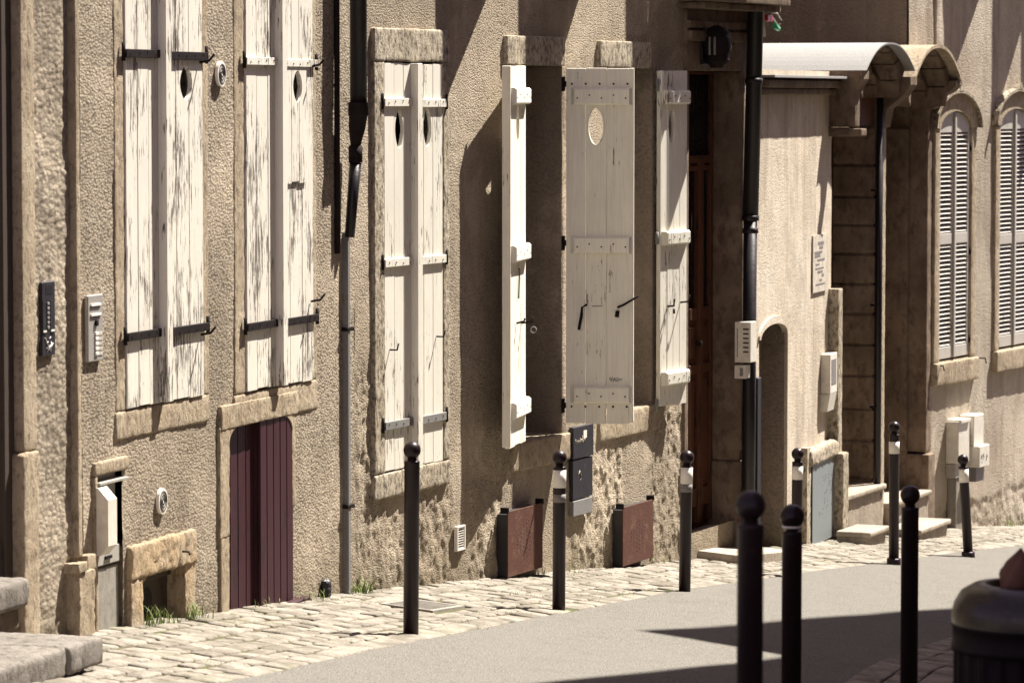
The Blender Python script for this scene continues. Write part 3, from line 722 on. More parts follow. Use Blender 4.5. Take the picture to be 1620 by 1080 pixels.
def intercom(fr, px0, px1, y0, y1, lab, mat, dark, group=None):
    ta, tb = fr.t(px0), fr.t(px1); z1, z0 = fr.z((px0 + px1) / 2, y0), fr.z((px0 + px1) / 2, y1)
    t = thing('intercom', lab, 'intercom', fr, (ta + tb) / 2, 0.01, z0, group); o = org(t); W = tb - ta; H = z1 - z0; d1 = 0.022
    MB().box(ta, tb, 0.0, d1, z0, z1, .004).build('face_plate', mat, t, o)
    if dark:
        m = MB()
        for i in range(6): m.box(ta + W * .28, ta + W * .78, d1, d1 + .002, z1 - H * (.05 + .022 * i), z1 - H * (.056 + .022 * i))
        m.build('speaker_slots', 'ink', t, o)
        for a, b in ((.03, .27), (.6, .88)):
            MB().box(ta + W * a, ta + W * b, d1, d1 + .003, z1 - H * .66, z1 - H * .26).build('name_window', 'black', t, o)
            MB().box(ta + W * (a + .02), ta + W * b, d1 + .003, d1 + .006, z1 - H * .68, z1 - H * .655).build('name_strip', 'band', t, o)
        q = MB()
        for i in range(6): q.box(ta + W * .36, ta + W * .52, d1, d1 + .006, z1 - H * (.28 + .064 * i), z1 - H * (.32 + .064 * i), .002)
        q.build('call_buttons', 'galv', t, o)
        q = MB(); rnd = random.Random(3)
        for i in range(7): q.tube([(ta + W * rnd.uniform(.1, .9), d1 + .002, z0 + H * rnd.uniform(.04, .28)), (ta + W * rnd.uniform(.2, .8), d1 + .002, z0 + H * rnd.uniform(.05, .28))], .0025, 4)
        q.build('scribble', 'chalk', t, o)
    else:
        m = MB()
        for f0 in (.13, .28): m.box(ta + W * .15, ta + W * .8, d1, d1 + .008, z1 - H * (f0 + .04), z1 - H * f0, .002)
        m.build('hooded_slots', 'band', t, o)
        m = MB()
        for f0 in (.17, .32): m.box(ta + W * .15, ta + W * .8, d1, d1 + .003, z1 - H * (f0 + .018), z1 - H * f0)
        m.build('slot_gaps', 'ink', t, o)
        MB().box(ta + W * .42, ta + W * .58, d1, d1 + .012, z1 - H * .47, z1 - H * .38, .003).build('lock', 'iron', t, o)
        m = MB()
        for i in range(5): m.box(ta + W * .42, ta + W * .62, d1, d1 + .008, z1 - H * (.56 + .075 * i), z1 - H * (.61 + .075 * i), .002)
        m.build('call_buttons', 'band', t, o)
        m = MB()
        for i, c in enumerate((0, 1, 0, 0, 1)):
            m.box(ta + W * .66, ta + W * .92, d1, d1 + .003, z1 - H * (.565 + .075 * i), z1 - H * (.615 + .075 * i))
        m.build('name_strips', 'paper', t, o)
intercom(H1, 133, 157, 466, 571, 'pale metal intercom panel beside the stone pilaster, with a row of call buttons', 'alu', False)

# ================================================================== house at the far left
h0 = building('townhouse', 'house at the far left with coarse roughcast strip and a shaded stone doorway', Frame(H1.pt(-2.2, 0, 0).x, H1.pt(-2.2, 0, 0).y, A1)); FR0 = Frame(H1.pt(-2.2, 0, 0).x, H1.pt(-2.2, 0, 0).y, A1); o0 = org(h0)
T0 = FR0.t
def disp0(P): return 0.012 * fbm(P, 4, 2, 41) + 0.011 * np.abs(fbm(P, 26, 2, 42)) + 0.03 * sstep(-P[:, 2], -1.75, -1.2) * fbm(P, 9, 3, 44)
zlow0 = 0.6
xj = T0(36, 500, .035); door0 = (0.35, xj, 0.2, 4.6)
wall(FR0, h0, T0(50), T0(114), zlow0, 4.15, ZT, [], 'stucco0', 0.012, disp0, o=o0, d=0.0)
MB().box(-3, 0.35, -0.5, 0.0, 0, ZT - .02).build('front_pier', 'stucco_dark', h0, o0)
body(h0, FR0, -3, 2.19, back=.75)
mb = MB(); zb0 = FR0.z(45, 712)
mb.rbox(xj, T0(58, 500, .035), -0.75, 0.035, zb0, ZT - .1, cell=.06, amp=.004, r=.012, seed=51)
mb.build('door_jamb', 'stone', h0, o0)
mb = MB(); mb.rbox(T0(38, 800, .05), T0(64, 800, .05), -0.75, 0.05, 0.4, zb0, cell=.03, amp=.014, r=.02, seed=52, sc=6); mb.build('jamb_base', 'stone', h0, o0)
MB().box(xj - .12, xj - .002, -0.7, -0.012, 0.4, 5.2, 0.006).build('shade_door_frame', 'darkwood', h0, o0)  # dark wood brought forward over the stone, standing in for the reveal's shade
MB().box(xj - .16, xj - .12, -0.7, -0.36, 0.4, 5.2, 0.006).build('shade_door_frame', 'darkwood', h0, o0)
MB().box(0.35, xj, -0.75, -0.7, 0.4, 5.2, 0.01).build('door', 'doorwood', h0, o0)
intercom(FR0, 60, 81, 445, 562, 'dark scribbled intercom panel on the coarse roughcast strip at the far left', 'black', True)
# worn stone stair
def stair0():
    p = on_ground(165, 1062); q = p - FR0.P; tR = q.dot(FR0.w); dR = q.dot(FR0.n)
    zt = p.z + 0.255; th = 0.15
    t = thing('stone_stair', 'wide worn stone landing with rounded edge at the lower left corner', 'stair', FR0, tR, 0, p.z); o = org(t)
    wl = FR0.tz(150, 1000, 0)[0]
    # slab outline: two stones with a joint
    def slab(t0, t1, d0, d1, z0, z1, seed): return MB().rbox(t0, t1, d0, d1, z0, z1, cell=.025, amp=.010, r=.022, sc=8, seed=seed).build('slab', 'slab', t, o)
    z1 = FR0.z(172, 1003, dR); tj = tR - 0.55
    slab(tR - 0.38, tR + .0, 0.02, dR, z1 - .13, z1, 61)
    slab(tR - 1.3, tR - .383, 0.02, dR - .015, z1 - .14, z1 + .002, 62)
    slab(tR - 2.6, tR - 1.304, 0.02, dR - .02, z1 - .14, z1 - .004, 63)
    m = MB(); rnd = random.Random(4); x = tR - 2.6
    while x < tR - .12:
        L = rnd.uniform(.10, .17); m.rbox(x, min(x + L - .012, tR - .06), dR - .25, dR - .07, p.z - .3, z1 - .125, cell=.04, amp=.010, r=.02, seed=int(x * 50) % 97)
        x += L
    m.box(tR - 2.6, tR - .1, 0.02, dR - .12, p.z - .4, z1 - .12)
    m.rbox(tR - .25, tR - .05, 0.02, dR - .08, p.z - .3, z1 - .12, amp=.01, seed=71)
    m.build('riser_stones', 'slab', t, o)
    t2 = thing('stone_step', 'upper stone step in front of the shaded doorway at the far left edge', 'step', FR0, tR - .9, 0, z1); o2 = org(t2)
    te = FR0.t(37, 960, 0.12)
    MB().rbox(te - 1.3, te, -0.3, 0.16, z1 + .06, z1 + .2, cell=.03, amp=.01, r=.03, seed=81).build('tread', 'slab', t2, o2)
    MB().rbox(te - 1.3, te - .04, -0.3, 0.12, z1 - .05, z1 + .065, cell=.03, amp=.01, r=.02, seed=82).build('riser', 'stone_br', t2, o2)
stair0()

# ================================================================== cream house with the open shutters
h2 = building('townhouse', 'long cream roughcast house with open white shutters and rusty cellar hatches', H2); o2 = org(h2)
T2 = H2.t; Z2 = H2.z; L2 = 7.47
w3 = (T2(604), T2(697), Z2(650, 738), Z2(650, 98))
wa = (T2(818), T2(888), Z2(850, 694), Z2(850, 103))
wb = (T2(955), T2(1031), Z2(990, 648), Z2(990, 107))
dd = (T2(1085), T2(1165), Z2(1120, 835), Z2(1120, 112))
def disp2(P):
    t, z = P[:, 0], P[:, 2]
    d = 0.010 * fbm(P, 1.7, 2, 101) + 0.0018 * fbm(P, 45, 2, 102)
    # coarse crumbling render in the lower zones
    m = np.zeros(len(P))
    for (pa, pb, ya, yb) in ((566, 604, 560, 935), (600, 712, 775, 935), (905, 985, 700, 905), (1038, 1078, 640, 900), (745, 795, 700, 920), (1030, 1078, 700, 900)):
        ta, tb = T2(pa), T2(pb); z1 = Z2((pa + pb) / 2, ya); z0 = Z2((pa + pb) / 2, yb)
        wob = 0.12 * fbm(P, 3, 3, 105)
        m = np.maximum(m, sstep(t, ta - .15, ta + .05) * (1 - sstep(t, tb - .05, tb + .15)) * (1 - sstep(z + wob, z1 - .12, z1 + .12)))
    g1 = fbm(P, (17, 17, 9), 3, 107); g2 = np.abs(fbm(P, (30, 30, 20), 2, 108))
    return d + m * (0.018 * g1 + 0.016 * g2 - 0.007)
wall(H2, h2, 0.0, T2(1180), 0.0, 4.2, ZT, [w3, wa, wb, dd], 'stucco2', 0.014, disp2, o=o2)
body(h2, H2, 0.0, L2)
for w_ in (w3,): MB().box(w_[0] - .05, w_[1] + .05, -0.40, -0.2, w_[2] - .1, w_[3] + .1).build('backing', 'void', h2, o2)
surround(h2, H2, *w3, T2(604) - T2(588), T2(707) - T2(697), Z2(650, 46) - Z2(650, 98), Z2(650, 738) - Z2(650, 778), 'stone_pale', out=0.022, sill_out=0.026)
tall_window(H2, h2, w3, (162, 412, 665), 651, [(628, 207), (673, 203)], 'paint', ['paint', 'paint', 'galv'], 650, oval_r=(5.5, 30), n=3, strap_w=0.05, bar_out=.02, tk=0.018,
            lab=('closed white shutter leaf nearest the downpipe', 'closed white shutter leaf with a small iron catch'))
for (px, py) in ((612, 553), (686, 532)):
    t_, z_ = H2.tz(px, py); MB().tube([(t_, 0.02, z_), (t_, 0.07, z_), (t_ + .01, .075, z_ + .04)], .006, 6).build('shutter_catch', 'iron', h2, o2)
# open windows: reveals, lintel, sill, inner window
def open_window(w, lint, sill_y, px, dep=0.36):
    ta, tb, za, zb = w; o = o2
    mb = MB()
    mb.rbox(ta - .10, ta, -dep, -.004, za - .1, zb + .1, cell=.04, amp=.004, r=.01, seed=111)
    mb.rbox(tb, tb + .10, -dep, 0.003, za - .1, zb + .0, cell=.03, amp=.004, r=.012, seed=112)
    mb.box(ta - .1, tb + .1, -dep, -.004, zb, zb + .2)
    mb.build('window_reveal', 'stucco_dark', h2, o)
    x0, x1, y0, y1 = lint
    MB().rbox(T2(x0, 80, .03), T2(x1, 80, .03), -.05, 0.03, Z2((x0 + x1) / 2, y1), Z2((x0 + x1) / 2, y0), cell=.03, amp=.004, r=.01, seed=113).build('lintel', 'stone_pale', h2, o)
    MB().rbox(ta - .12, tb + .14, -dep, 0.02, Z2(px, sill_y), za + .0, cell=.03, amp=.008, r=.015, seed=114).build('sill', 'stone', h2, o)
    f = MB()
    for (a, b) in ((ta, ta + .06), ((ta + tb) / 2 - .04, (ta + tb) / 2 + .04), (tb - .06, tb)): f.box(a, b, -dep + .0, -dep + .06, za, zb, .006)
    for k in range(4):
        z = za + (zb - za - .06) * k / 3; f.box(ta + .06, tb - .06, -dep + .004, -dep + .055, z, z + .06, .004)
    wo = f.build('window', 'paint_good', h2, o)
    g = MB().box(ta + .03, tb - .03, -dep + .02, -dep + .026, za + .03, zb - .03).build('glass', 'glass', wo); g.location = (-o[0], 0, -o[2])
open_window(wa, (803, 895, 58, 104), 738, 850)
open_window(wb, (950, 1031, 66, 108), 690, 990)
def catch_set(lf, items):
    for pts, r in items: hook(lf, pts, r)
H_big = Z2(893, 108) - Z2(893, 668) ; zbig = Z2(893, 668)
W_big = 0.435
yz_ = lambda y: Z2(893, y) - zbig
big = leaf(h2, (T2(888), 0.035, zbig), R(72), W_big, H_big, 'paint_good', 3, 0.034, oval=(W_big * .47, yz_(200), .052, .125), side=1, po=o2, battens=[], label='open cream shutter leaf standing out square to the wall with an oval peephole')
def yz(y): return Z2(893, y) - zbig
def add_battens(lf, W, H, zs, mat, side=1, th=0.034, tk=0.03, hh=0.085, a0=0.03, a1=0.0):
    for z in zs:
        b = MB(); f = th / 2; sg = side; x0, x1 = a0, W + a1
        c = 0.03
        # bevelled oak batten: chamfered ends
        prof = [(f, z - hh / 2), (f + tk * .6, z - hh / 2), (f + tk, z - hh / 2 + .012), (f + tk, z + hh / 2 - .012), (f + tk * .6, z + hh / 2), (f, z + hh / 2)]
        vs = []
        for (d, zz) in prof:
            k = (d - f) / tk
            vs.append((x0 + c * k, sg * d, zz))
        for (d, zz) in prof:
            k = (d - f) / tk
            vs.append((x1 - c * k, sg * d, zz))
        n = len(prof); b.add(vs, [tuple(range(n)), tuple(range(2 * n - 1, n - 1, -1))] + [(i, (i + 1) % n, n + (i + 1) % n, n + i) for i in range(n)])
        b.cur = 1; nail_dots(b, [(x0 + .05 + (x1 - x0 - .1) * i / 4, z + (.01 if i % 2 else -.01)) for i in range(5)], sg * (f + tk), .006); b.build('batten', (mat, 'iron'), lf)
q = MB(); q.tube([(x, 0.017, z) for x, z in [(W_big * .47 + .055 * math.cos(a), yz(200) + 0.128 * math.sin(a)) for a in np.linspace(0, 2 * math.pi, 41)]], .006, 6, cap=False); q.build('oval_rim', 'paint_good', big)
add_battens(big, W_big, H_big, (yz(153), yz(387), yz(622)), 'paint_good', a0=.03, a1=.025, tk=.042, hh=.115)
MB().box(W_big - .002, W_big + .03, -.034, .026, 0.01, H_big, .004).build('edge_strip', 'paint_good', big)
nb = MB(); nail_dots(nb, [(0.04 + i * .095, yz(133)) for i in range(5)] + [(0.04 + i * .095, yz(641)) for i in range(5)], .017, .008); nb.build('nail_heads', 'iron', big)
catch_set(big, [([(.14, .02, yz(481)), (.14, .06, yz(481)), (.115, .065, yz(484)), (.11, .06, yz(496))], .009), ([(.11, .03, yz(494)), (.09, .03, yz(520))], .010),
                ([(.36, .02, yz(484)), (.36, .055, yz(484)), (.40, .06, yz(480)), (.50, .09, yz(466))], .008), ([(.355, .02, yz(490)), (.35, .022, yz(500))], .014)])
# rust stain strip and small black scrawl
sc_ = MB(); rnd = random.Random(12); x = .33
pts = []
for i in range(26): pts.append((.30 + i * .0036 + .003 * math.sin(i * 2.1), .0185, yz(598) + .016 * math.sin(i * 1.35) * (1 if i < 20 else .4)))
sc_.tube(pts, .0016, 4); sc_.build('scrawl', 'ink', big)
q = MB(); q.tube([(.18, .019, yz(483)), (.25, .019, yz(482.5))], .0022, 5); q.build('rust_streak', 'rust', big)
for y in (133, 384, 640):
    MB().tube([(-.02, -.0, yz(y) - .05), (-.02, 0, yz(y) + .05)], .013, 8).build('hinge', 'iron', big)
    MB().box(-.02, .02, -.022, -.012, yz(y) - .02, yz(y) + .02, .002).build('hinge_strap', 'iron', big)
# flat-opened left leaf of the first open window
z1_ = Z2(805, 700); H1_ = Z2(805, 105) - z1_; WL = 0.58
l1 = leaf(h2, (T2(819), 0.04, z1_), R(180 - 12), WL, H1_, 'paint_good', 3, 0.034, oval=(WL * .5, Z2(805, 197) - z1_, .06, .12), side=-1, po=o2, battens=[], label='open cream shutter leaf folded back almost edge-on')
def yl(y): return Z2(805, y) - z1_
add_battens(l1, WL, H1_, (yl(152), yl(398), yl(642)), 'paint_good', side=-1, tk=.042, hh=.11, a0=-.005)
MB().box(WL - .002, WL + .022, -.026, .03, 0.01, H1_, .004).build('edge_strip', 'paint_good', l1)
catch_set(l1, [([(.3, -.02, yl(423)), (.3, -.03, yl(423)), (.3, -.025, yl(470))], .005), ([(.35, -.02, yl(508)), (.35, -.07, yl(505)), (.35, -.075, yl(500))], .007), ([(.18, -.02, yl(510)), (.18, -.09, yl(508)), (.18, -.095, yl(500))], .007)])
ring = MB(); ring.tube([(.16, -.10 + .018 * math.cos(a), yl(521) + .02 * math.sin(a)) for a in np.linspace(0, 2 * math.pi, 15)], .004, 5, cap=False); ring.build('ring', 'galv', l1)
# right leaf of the second open window
z3_ = Z2(1055, 638); H3_ = Z2(1055, 112) - z3_; W3_ = 0.44
l3 = leaf(h2, (T2(1032), 0.045, z3_), R(6), W3_, H3_, 'paint', 4, 0.034, oval=(W3_ * .42, Z2(1055, 200) - z3_, .06, .125), side=1, po=o2, battens=[], label='open white shutter leaf folded back beside the wooden door')
def y3(y): return Z2(1055, y) - z3_
add_battens(l3, W3_, H3_, (y3(154), y3(375), y3(595)), 'paint', side=1, tk=.042, hh=.1, a0=.02, a1=.005)
catch_set(l3, [([(.12, .02, y3(482)), (.12, .07, y3(481)), (.12, .075, y3(470))], .008), ([(.33, .02, y3(478)), (.33, .09, y3(476)), (.33, .095, y3(466))], .007), ([(.14, .06, y3(486)), (.13, .065, y3(493))], .009)])
for lf, yy, ys_ in ((l3, y3, (135, 374, 635)), (l1, yl, (140, 400, 640))):
    for y in ys_: MB().tube([(-.022, 0, yy(y) - .045), (-.022, 0, yy(y) + .045)], .014, 8).build('hinge', 'galv' if lf is l3 else 'iron', lf)
# rusty hatches
def hatch(x0, x1, y0, y1, lab):
    ta, tb = T2(x0 + 10, 850, .08), T2(x1, 850, .08); za = gz(H2, (ta + tb) / 2) + .03; zb = Z2((x0 + x1) / 2, y0)
    ob = MB().box(ta, tb, 0.075, 0.083, za, zb, .002).build('cellar_hatch', 'rust', h2, o2); ob['label'] = lab
    fr_ = MB(); fr_.box(ta + .01, ta + .045, 0.0, .074, za, zb - .02, .003); fr_.box(ta + .045, tb - .02, 0.0, .074, zb - .04, zb - .012, .003); fr_.box(tb - .05, tb - .02, 0, .074, za, zb - .04, .003)
    c = fr_.build('frame', 'black', ob); c.location = (-o2[0], 0, -o2[2])
    m = MB(); rnd = random.Random(int(x0)); cx = (ta + tb) / 2
    for i in range(9):
        for j in range(6):
            t_ = cx + (j - 2.5) * .055 + rnd.uniform(-.006, .006); z_ = (za + zb) / 2 + .10 - i * .028 + (j % 2) * .014
            if abs((j - 2.5) / 3) + abs((i - 4) / 5) < 1.05: m.tube([(t_, .0825, z_), (t_, .0845, z_)], .0055, 6)
    c = m.build('perforations', 'black', ob); c.location = (-o2[0], 0, -o2[2])
    for (x, sx) in ((ta, 1), (tb, -1)):
        c = MB().box(x - .012, x + .012, .03, .088, zb - .01, zb + .028, .004).build('bracket', 'iron', ob); c.location = (-o2[0], 0, -o2[2])
hatch(793, 858, 798, 912, 'rusty cellar hatch plate beneath the first open window')
hatch(975, 1033, 792, 893, 'rusty cellar hatch plate beneath the second open window')
def slate():
    ta, tb = T2(906, 740, .03), T2(938, 740, .03); t = thing('wall_plate', 'tall scribbled black panel between the two rusty hatches', 'panel', H2, (ta + tb) / 2, .02, Z2(918, 812)); o = org(t)
    MB().box(ta, tb, 0.0, .035, Z2(918, 722), Z2(918, 672), .003).build('top_panel', 'black', t, o)
    MB().box(ta + .005, tb - .005, 0.0, .03, Z2(918, 786), Z2(918, 724), .003).build('middle_panel', 'black', t, o)
    MB().box(ta + .005, tb - .02, 0.0, .034, Z2(918, 812), Z2(918, 788), .003).build('bottom_panel', 'galv', t, o)
    m = MB(); rnd = random.Random(9)
    for i in range(9):
        x = ta + .03 + i * .022; z = Z2(918, 694); m.tube([(x, .037, z - rnd.uniform(.005, .03)), (x + .01, .037, z + rnd.uniform(.0, .03)), (x + .018, .037, z - rnd.uniform(0, .02))], .0025, 4)
    m.tube([(ta + .1, .032, Z2(918, 750)), (ta + .13, .032, Z2(918, 742)), (ta + .16, .032, Z2(918, 752)), (ta + .14, .032, Z2(918, 758))], .0025, 4)
    m.build('scribble', 'paper', t, o)
    MB().box(ta + .19, ta + .25, .035, .037, Z2(918, 692), Z2(918, 680)).build('sticker', 'band', t, o)
slate()
def grille():
    ta, tb = T2(718, 850), T2(731, 850); z0, z1 = Z2(724, 870), Z2(724, 831); t = thing('vent_grille', 'small white slatted vent grille low on the shaded wall', 'vent', H2, (ta + tb) / 2, 0, z0); o = org(t)
    f = MB(); W = .016
    f.box(ta, ta + W, 0, .026, z0, z1, .002); f.box(tb - W, tb, 0, .026, z0, z1, .002); f.box(ta + W, tb - W, 0, .026, z0, z0 + .012, .002); f.box(ta + W, tb - W, 0, .026, z1 - .012, z1, .002); f.build('frame', 'band', t, o)
    MB().box(ta + W, tb - W, 0, .008, z0 + .012, z1 - .012).build('recess', 'ink', t, o)
    s = MB(); n = 9
    for i in range(n): z = z0 + .018 + (z1 - z0 - .036) * i / (n - 1); s.box(ta + W, tb - W, .008, .022, z - .003, z + .002)
    s.build('slats', 'band', t, o)
grille()
# ---- the shaded front door
def big_door():
    ta, tb, za, zb = dd; o = o2; D = 0.21
    mb = MB()
    zj = Z2(1140, 735)
    mb.rbox(tb, T2(1178, 500, .03), -D - .1, 0.03, zj, zb, cell=.04, amp=.004, r=.012, seed=131)
    mb.rbox(tb + .03, T2(1174, 500, .05), -D, 0.05, zj + .08, zb, cell=.05, amp=.003, r=.02, seed=132)
    mb.rbox(tb - .02, T2(1180, 800, .07), -D - .1, 0.07, gz(H2, tb) - .1, zj, cell=.03, amp=.007, r=.02, seed=133)
    mb.rbox(ta - .07, ta, -D - .1, 0.02, gz(H2, ta) - .1, zb, cell=.05, amp=.003, seed=134)
    mb.build('door_surround', 'stone_br', h2, o)
    m = MB(); m.rbox(ta - .07, T2(1183), -D - .1, 0.03, zb, Z2(1120, 16), cell=.05, amp=.003, seed=135)
    m.rbox(ta - .07, T2(1180), 0.028, 0.07, Z2(1120, 66), Z2(1120, 50), cell=.05, amp=.002, r=.008, seed=136)
    m.rbox(ta - .07, T2(1180), 0.028, 0.06, Z2(1120, 46), Z2(1120, 34), cell=.05, amp=.002, r=.006, seed=139)
    m.build('lintel', 'stone_br', h2, o)
    m = MB(); m.rbox(ta - .15, T2(1195), -0.1, 0.20, Z2(1120, 16), Z2(1120, 6), cell=.05, amp=.003, seed=137); m.rbox(ta - .2, T2(1195), -0.1, 0.28, Z2(1120, 5), Z2(1120, -16), cell=.05, amp=.003, seed=138); m.build('cornice', 'stone_br', h2, o)
    # door: stiles, rails, panels, grilles
    d0 = -D
    ob = MB().box(ta, tb + .03, d0 - .05, d0 - .02, za - .05, zb).build('door', 'doorwood', h2, o); ob['label'] = 'tall varnished double door with iron grilles in the upper part'
    def ch_(mbx, nm, mt):
        c = mbx.build(nm, mt, ob); c.location = (-o[0], 0, -o[2]); return c
    yb = lambda y: Z2(1103, y, d0)
    tm = T2(1122, 500, d0); f = MB()
    tl = T2(1084, 500, d0)
    tA, tB = tl - .06, tb + .02
    cols = [(tA + .09, (tA + tB) / 2 - .05), ((tA + tB) / 2 + .05, tB - .09)]
    f.box(tA, tA + .09, d0 - .02, d0 + .02, za, zb, .006); f.box(tB - .09, tB, d0 - .02, d0 + .02, za, zb, .006); f.box((tA + tB) / 2 - .05, (tA + tB) / 2 + .05, d0 - .02, d0 + .035, za, yb(250), .008)
    rails = [(118, 112), (258, 246), (270, 262), (505, 486), (590, 575), (800, 770)]
    for a, b in rails: f.box(tA + .09, tB - .09, d0 - .02, d0 + .018, yb(a), yb(b), .006)
    ch_(f, 'rails', 'doorwood')
    for (c0, c1) in cols:
        for (a, b) in ((575, 505), (770, 590)):
            p = MB(); p.box(c0, c1, d0 - .02, d0 - .004, yb(a), yb(b), .002); p.box(c0 + .04, c1 - .04, d0 - .004, d0 + .012, yb(a) + .05, yb(b) - .05, .010); ch_(p, 'panel', 'doorwood')
        for (a, b) in ((486, 270),):
            ch_(MB().box(c0, c1, d0 - .018, d0 - .012, yb(a), yb(b)), 'glass', 'glass')
            g_ = MB(); z = yb(a) + .06; zt = yb(b); cx = (c0 + c1) / 2; i = 0
            while z < zt - .05:
                for s_ in (-1, 1): g_.tube([(cx + s_ * (.02 + .035 * math.sin(u)) , d0 + .0, z - .05 + .1 * u / 3.14) for u in np.linspace(0, 3.14, 7)], .005, 5)
                z += .105; i += 1
            g_.tube([(cx, d0, yb(a)), (cx, d0, zt)], .006, 5); ch_(g_, 'iron_grille', 'iron')
    ch_(MB().box(tA + .09, tB - .09, d0 - .018, d0 - .012, yb(246), yb(118)), 'glass', 'glass')
    g_ = MB()
    for t_ in np.linspace(tA + .12, tB - .12, 7): g_.tube([(t_, d0, yb(246)), (t_, d0, yb(118))], .006, 5)
    for y in (140, 165, 200, 225): g_.tube([(tA + .09, d0, yb(y)), (tB - .09, d0, yb(y))], .006, 5)
    for y in (128, 182, 236):
        for t_ in np.linspace(tA + .15, tB - .15, 6): g_.tube([(t_ + .025 * math.cos(u), d0, yb(y) + .03 * math.sin(u)) for u in np.linspace(0, 6.28, 11)], .004, 4, cap=False)
    ch_(g_, 'transom_grille', 'iron')
    ch_(MB().box((tA + tB) / 2 - .1, (tA + tB) / 2 - .07, d0 + .02, d0 + .07, yb(545), yb(538), .004), 'handle', 'iron')
big_door()
def wall_lantern():
    t0, z0 = H2.tz(1118, 108, 0.05); zt = Z2(1118, 40, .05); t = thing('wall_lantern', 'dark carved iron ornament fixed on the stone above the wooden door', 'lantern', H2, t0, .03, z0); o = org(t); H = zt - z0; cz = (z0 + zt) / 2
    H = zt - z0
    MB().box(t0 - .10, t0 + .10, .03, .05, z0 + .02, zt - .02, .01).build('back_plate', 'black', t, o)
    pr = [(.001, z0), (.05, z0), (.055, z0 + .02), (.085, z0 + H * .12), (.10, z0 + H * .2), (.085, z0 + H * .27), (.105, z0 + H * .35), (.115, z0 + H * .5), (.105, z0 + H * .66), (.08, z0 + H * .74), (.095, z0 + H * .82), (.07, z0 + H * .92), (.03, z0 + H * .98), (.001, zt)]
    MB().lathe(t0, .13, pr, 10).build('case', 'iron', t, o)
    for dx in (.105, .145): MB().box(t0 - .112, t0 - .104, dx, dx + .014, cz - H * .2, cz + H * .22).build('slit', 'galv', t, o)
wall_lantern()
def step_thing(fr, px0, px1, ytop, front_px, d1, lab, mat='step', d0=-.15, h=None, r=.015, group=None, name='stone_step', amp=.007):
    pass
# steps in front of the door
def door_steps():
    z1 = H2.z(1135, 822, .25); ta = T2(1096, 870, .0); 
    q = on_ground(1098, 880); dv = q - H2.P; tq, dq = dv.dot(H2.w), dv.dot(H2.n)
    t = thing('stone_step', 'thick worn stone step below the tall wooden door', 'step', H2, tq, 0, gz(H2, tq)); o = org(t)
    zt = H2.z(1100, 845, dq); te = tq + 1.25
    MB().rbox(tq, te, -0.3, dq + .0, gz(H2, te) - .2, zt, cell=.03, amp=.009, r=.03, sc=6, seed=141).build('tread', 'step', t, o)
    q2 = on_ground(1170, 892); dv = q2 - H2.P; t2_, d2_ = dv.dot(H2.w), dv.dot(H2.n)
    s = thing('stone_slab', 'low flat stone slab lying at the foot of the door step', 'step', H2, t2_, .3, gz(H2, t2_)); o_ = org(s)
    pts = [(t2_ - .03, dq + .02), (t2_, d2_ + .02), (t2_ + 1.15, d2_ + .04), (t2_ + 1.15, dq - .2), (t2_ + .4, dq + .02)]
    n_ = len(pts); V = [(x, y, gz(H2, x, y) - .08) for x, y in pts] + [(x, y, gz(H2, x, y) + .062 + .003 * k) for k, (x, y) in enumerate(pts)]
    MB().add(V, [tuple(range(n_)), tuple(range(2 * n_ - 1, n_ - 1, -1))] + [(k, (k + 1) % n_, n_ + (k + 1) % n_, n_ + k) for k in range(n_)]).build('tread', 'step', s, o_)
door_steps()

# ---- downpipes
def pipe_main():
    t = thing('downpipe', 'dark downpipe with a cast hopper joint between the two roughcast houses', 'pipe', H2, -0.05, .1, gz(H2, 0)); o = org(t)
    tt = H2.t(567, 80, .14) ; r = 0.051
    zt = 8.5; zh = H2.z(565, 162, .14)
    MB().tube([(tt, .14, zh - .02), (tt, .14, zt)], r, 20).build('pipe', 'pipe', t, o)
    m = MB(); z1 = zh; zs = [(0.062, 0), (0.062, -.075), (0.056, -.08), (.05, -.16), (.034, -.24), (.03, -.27)]
    tb = H2.t(560, 240, .08)
    prof = []
    n = 20; vs = []; fs = []
    for i, (rr, dz) in enumerate(zs):
        k = min(1, max(0, (-dz - .06) / .2)); cx = tt + (tb - tt) * k; cd = .14 + (.09 - .14) * k
        for a in range(n): th = 2 * math.pi * a / n; vs.append((cx + rr * math.cos(th), cd + rr * math.sin(th), zh + dz))
    for i in range(len(zs) - 1):
        for a in range(n): fs.append((i * n + a, i * n + (a + 1) % n, (i + 1) * n + (a + 1) % n, (i + 1) * n + a))
    m.add(vs, fs, True); m.build('hopper', 'iron', t, o)
    m = MB(); m.tube([(tb, .09, zh - .26), (tb, .09, zh - .36)], .042, 16); m.build('collar', 'iron', t, o)
    tl = H2.t(553, 370, .07)
    MB().tube([(tb, .09, zh - .36), (tl, .07, H2.z(556, 375, .07))], .036, 16, r1=.030).build('lower_pipe', 'pipe', t, o)
    m = MB(); zg = gz(H2, 0) + .0; t3, t4 = H2.t(551, 640, .04) - .02, H2.t(551, 640, .04) + .0
    za = H2.z(551, 366, .04)
    m.box(t3 - .015, t3 + .02, 0.0, .055, zg, za, .006); m.box(t3 + .02, t3 + .055, 0, .04, zg, za, .004)
    m.build('guard_channel', 'galv', t, o)
    for y in (520, 800):
        z = H2.z(555, y, .05); MB().box(t3 - .03, t3 + .07, 0.0, .06 if y > 300 else .13, z - .012, z + .012, .003).build('bracket', 'iron', t, o)
    MB().tube([(tt - .11, .05, zh - .9), (tt - .11, .05, zt)], .018, 8).build('cable', 'iron', t, o)
pipe_main()
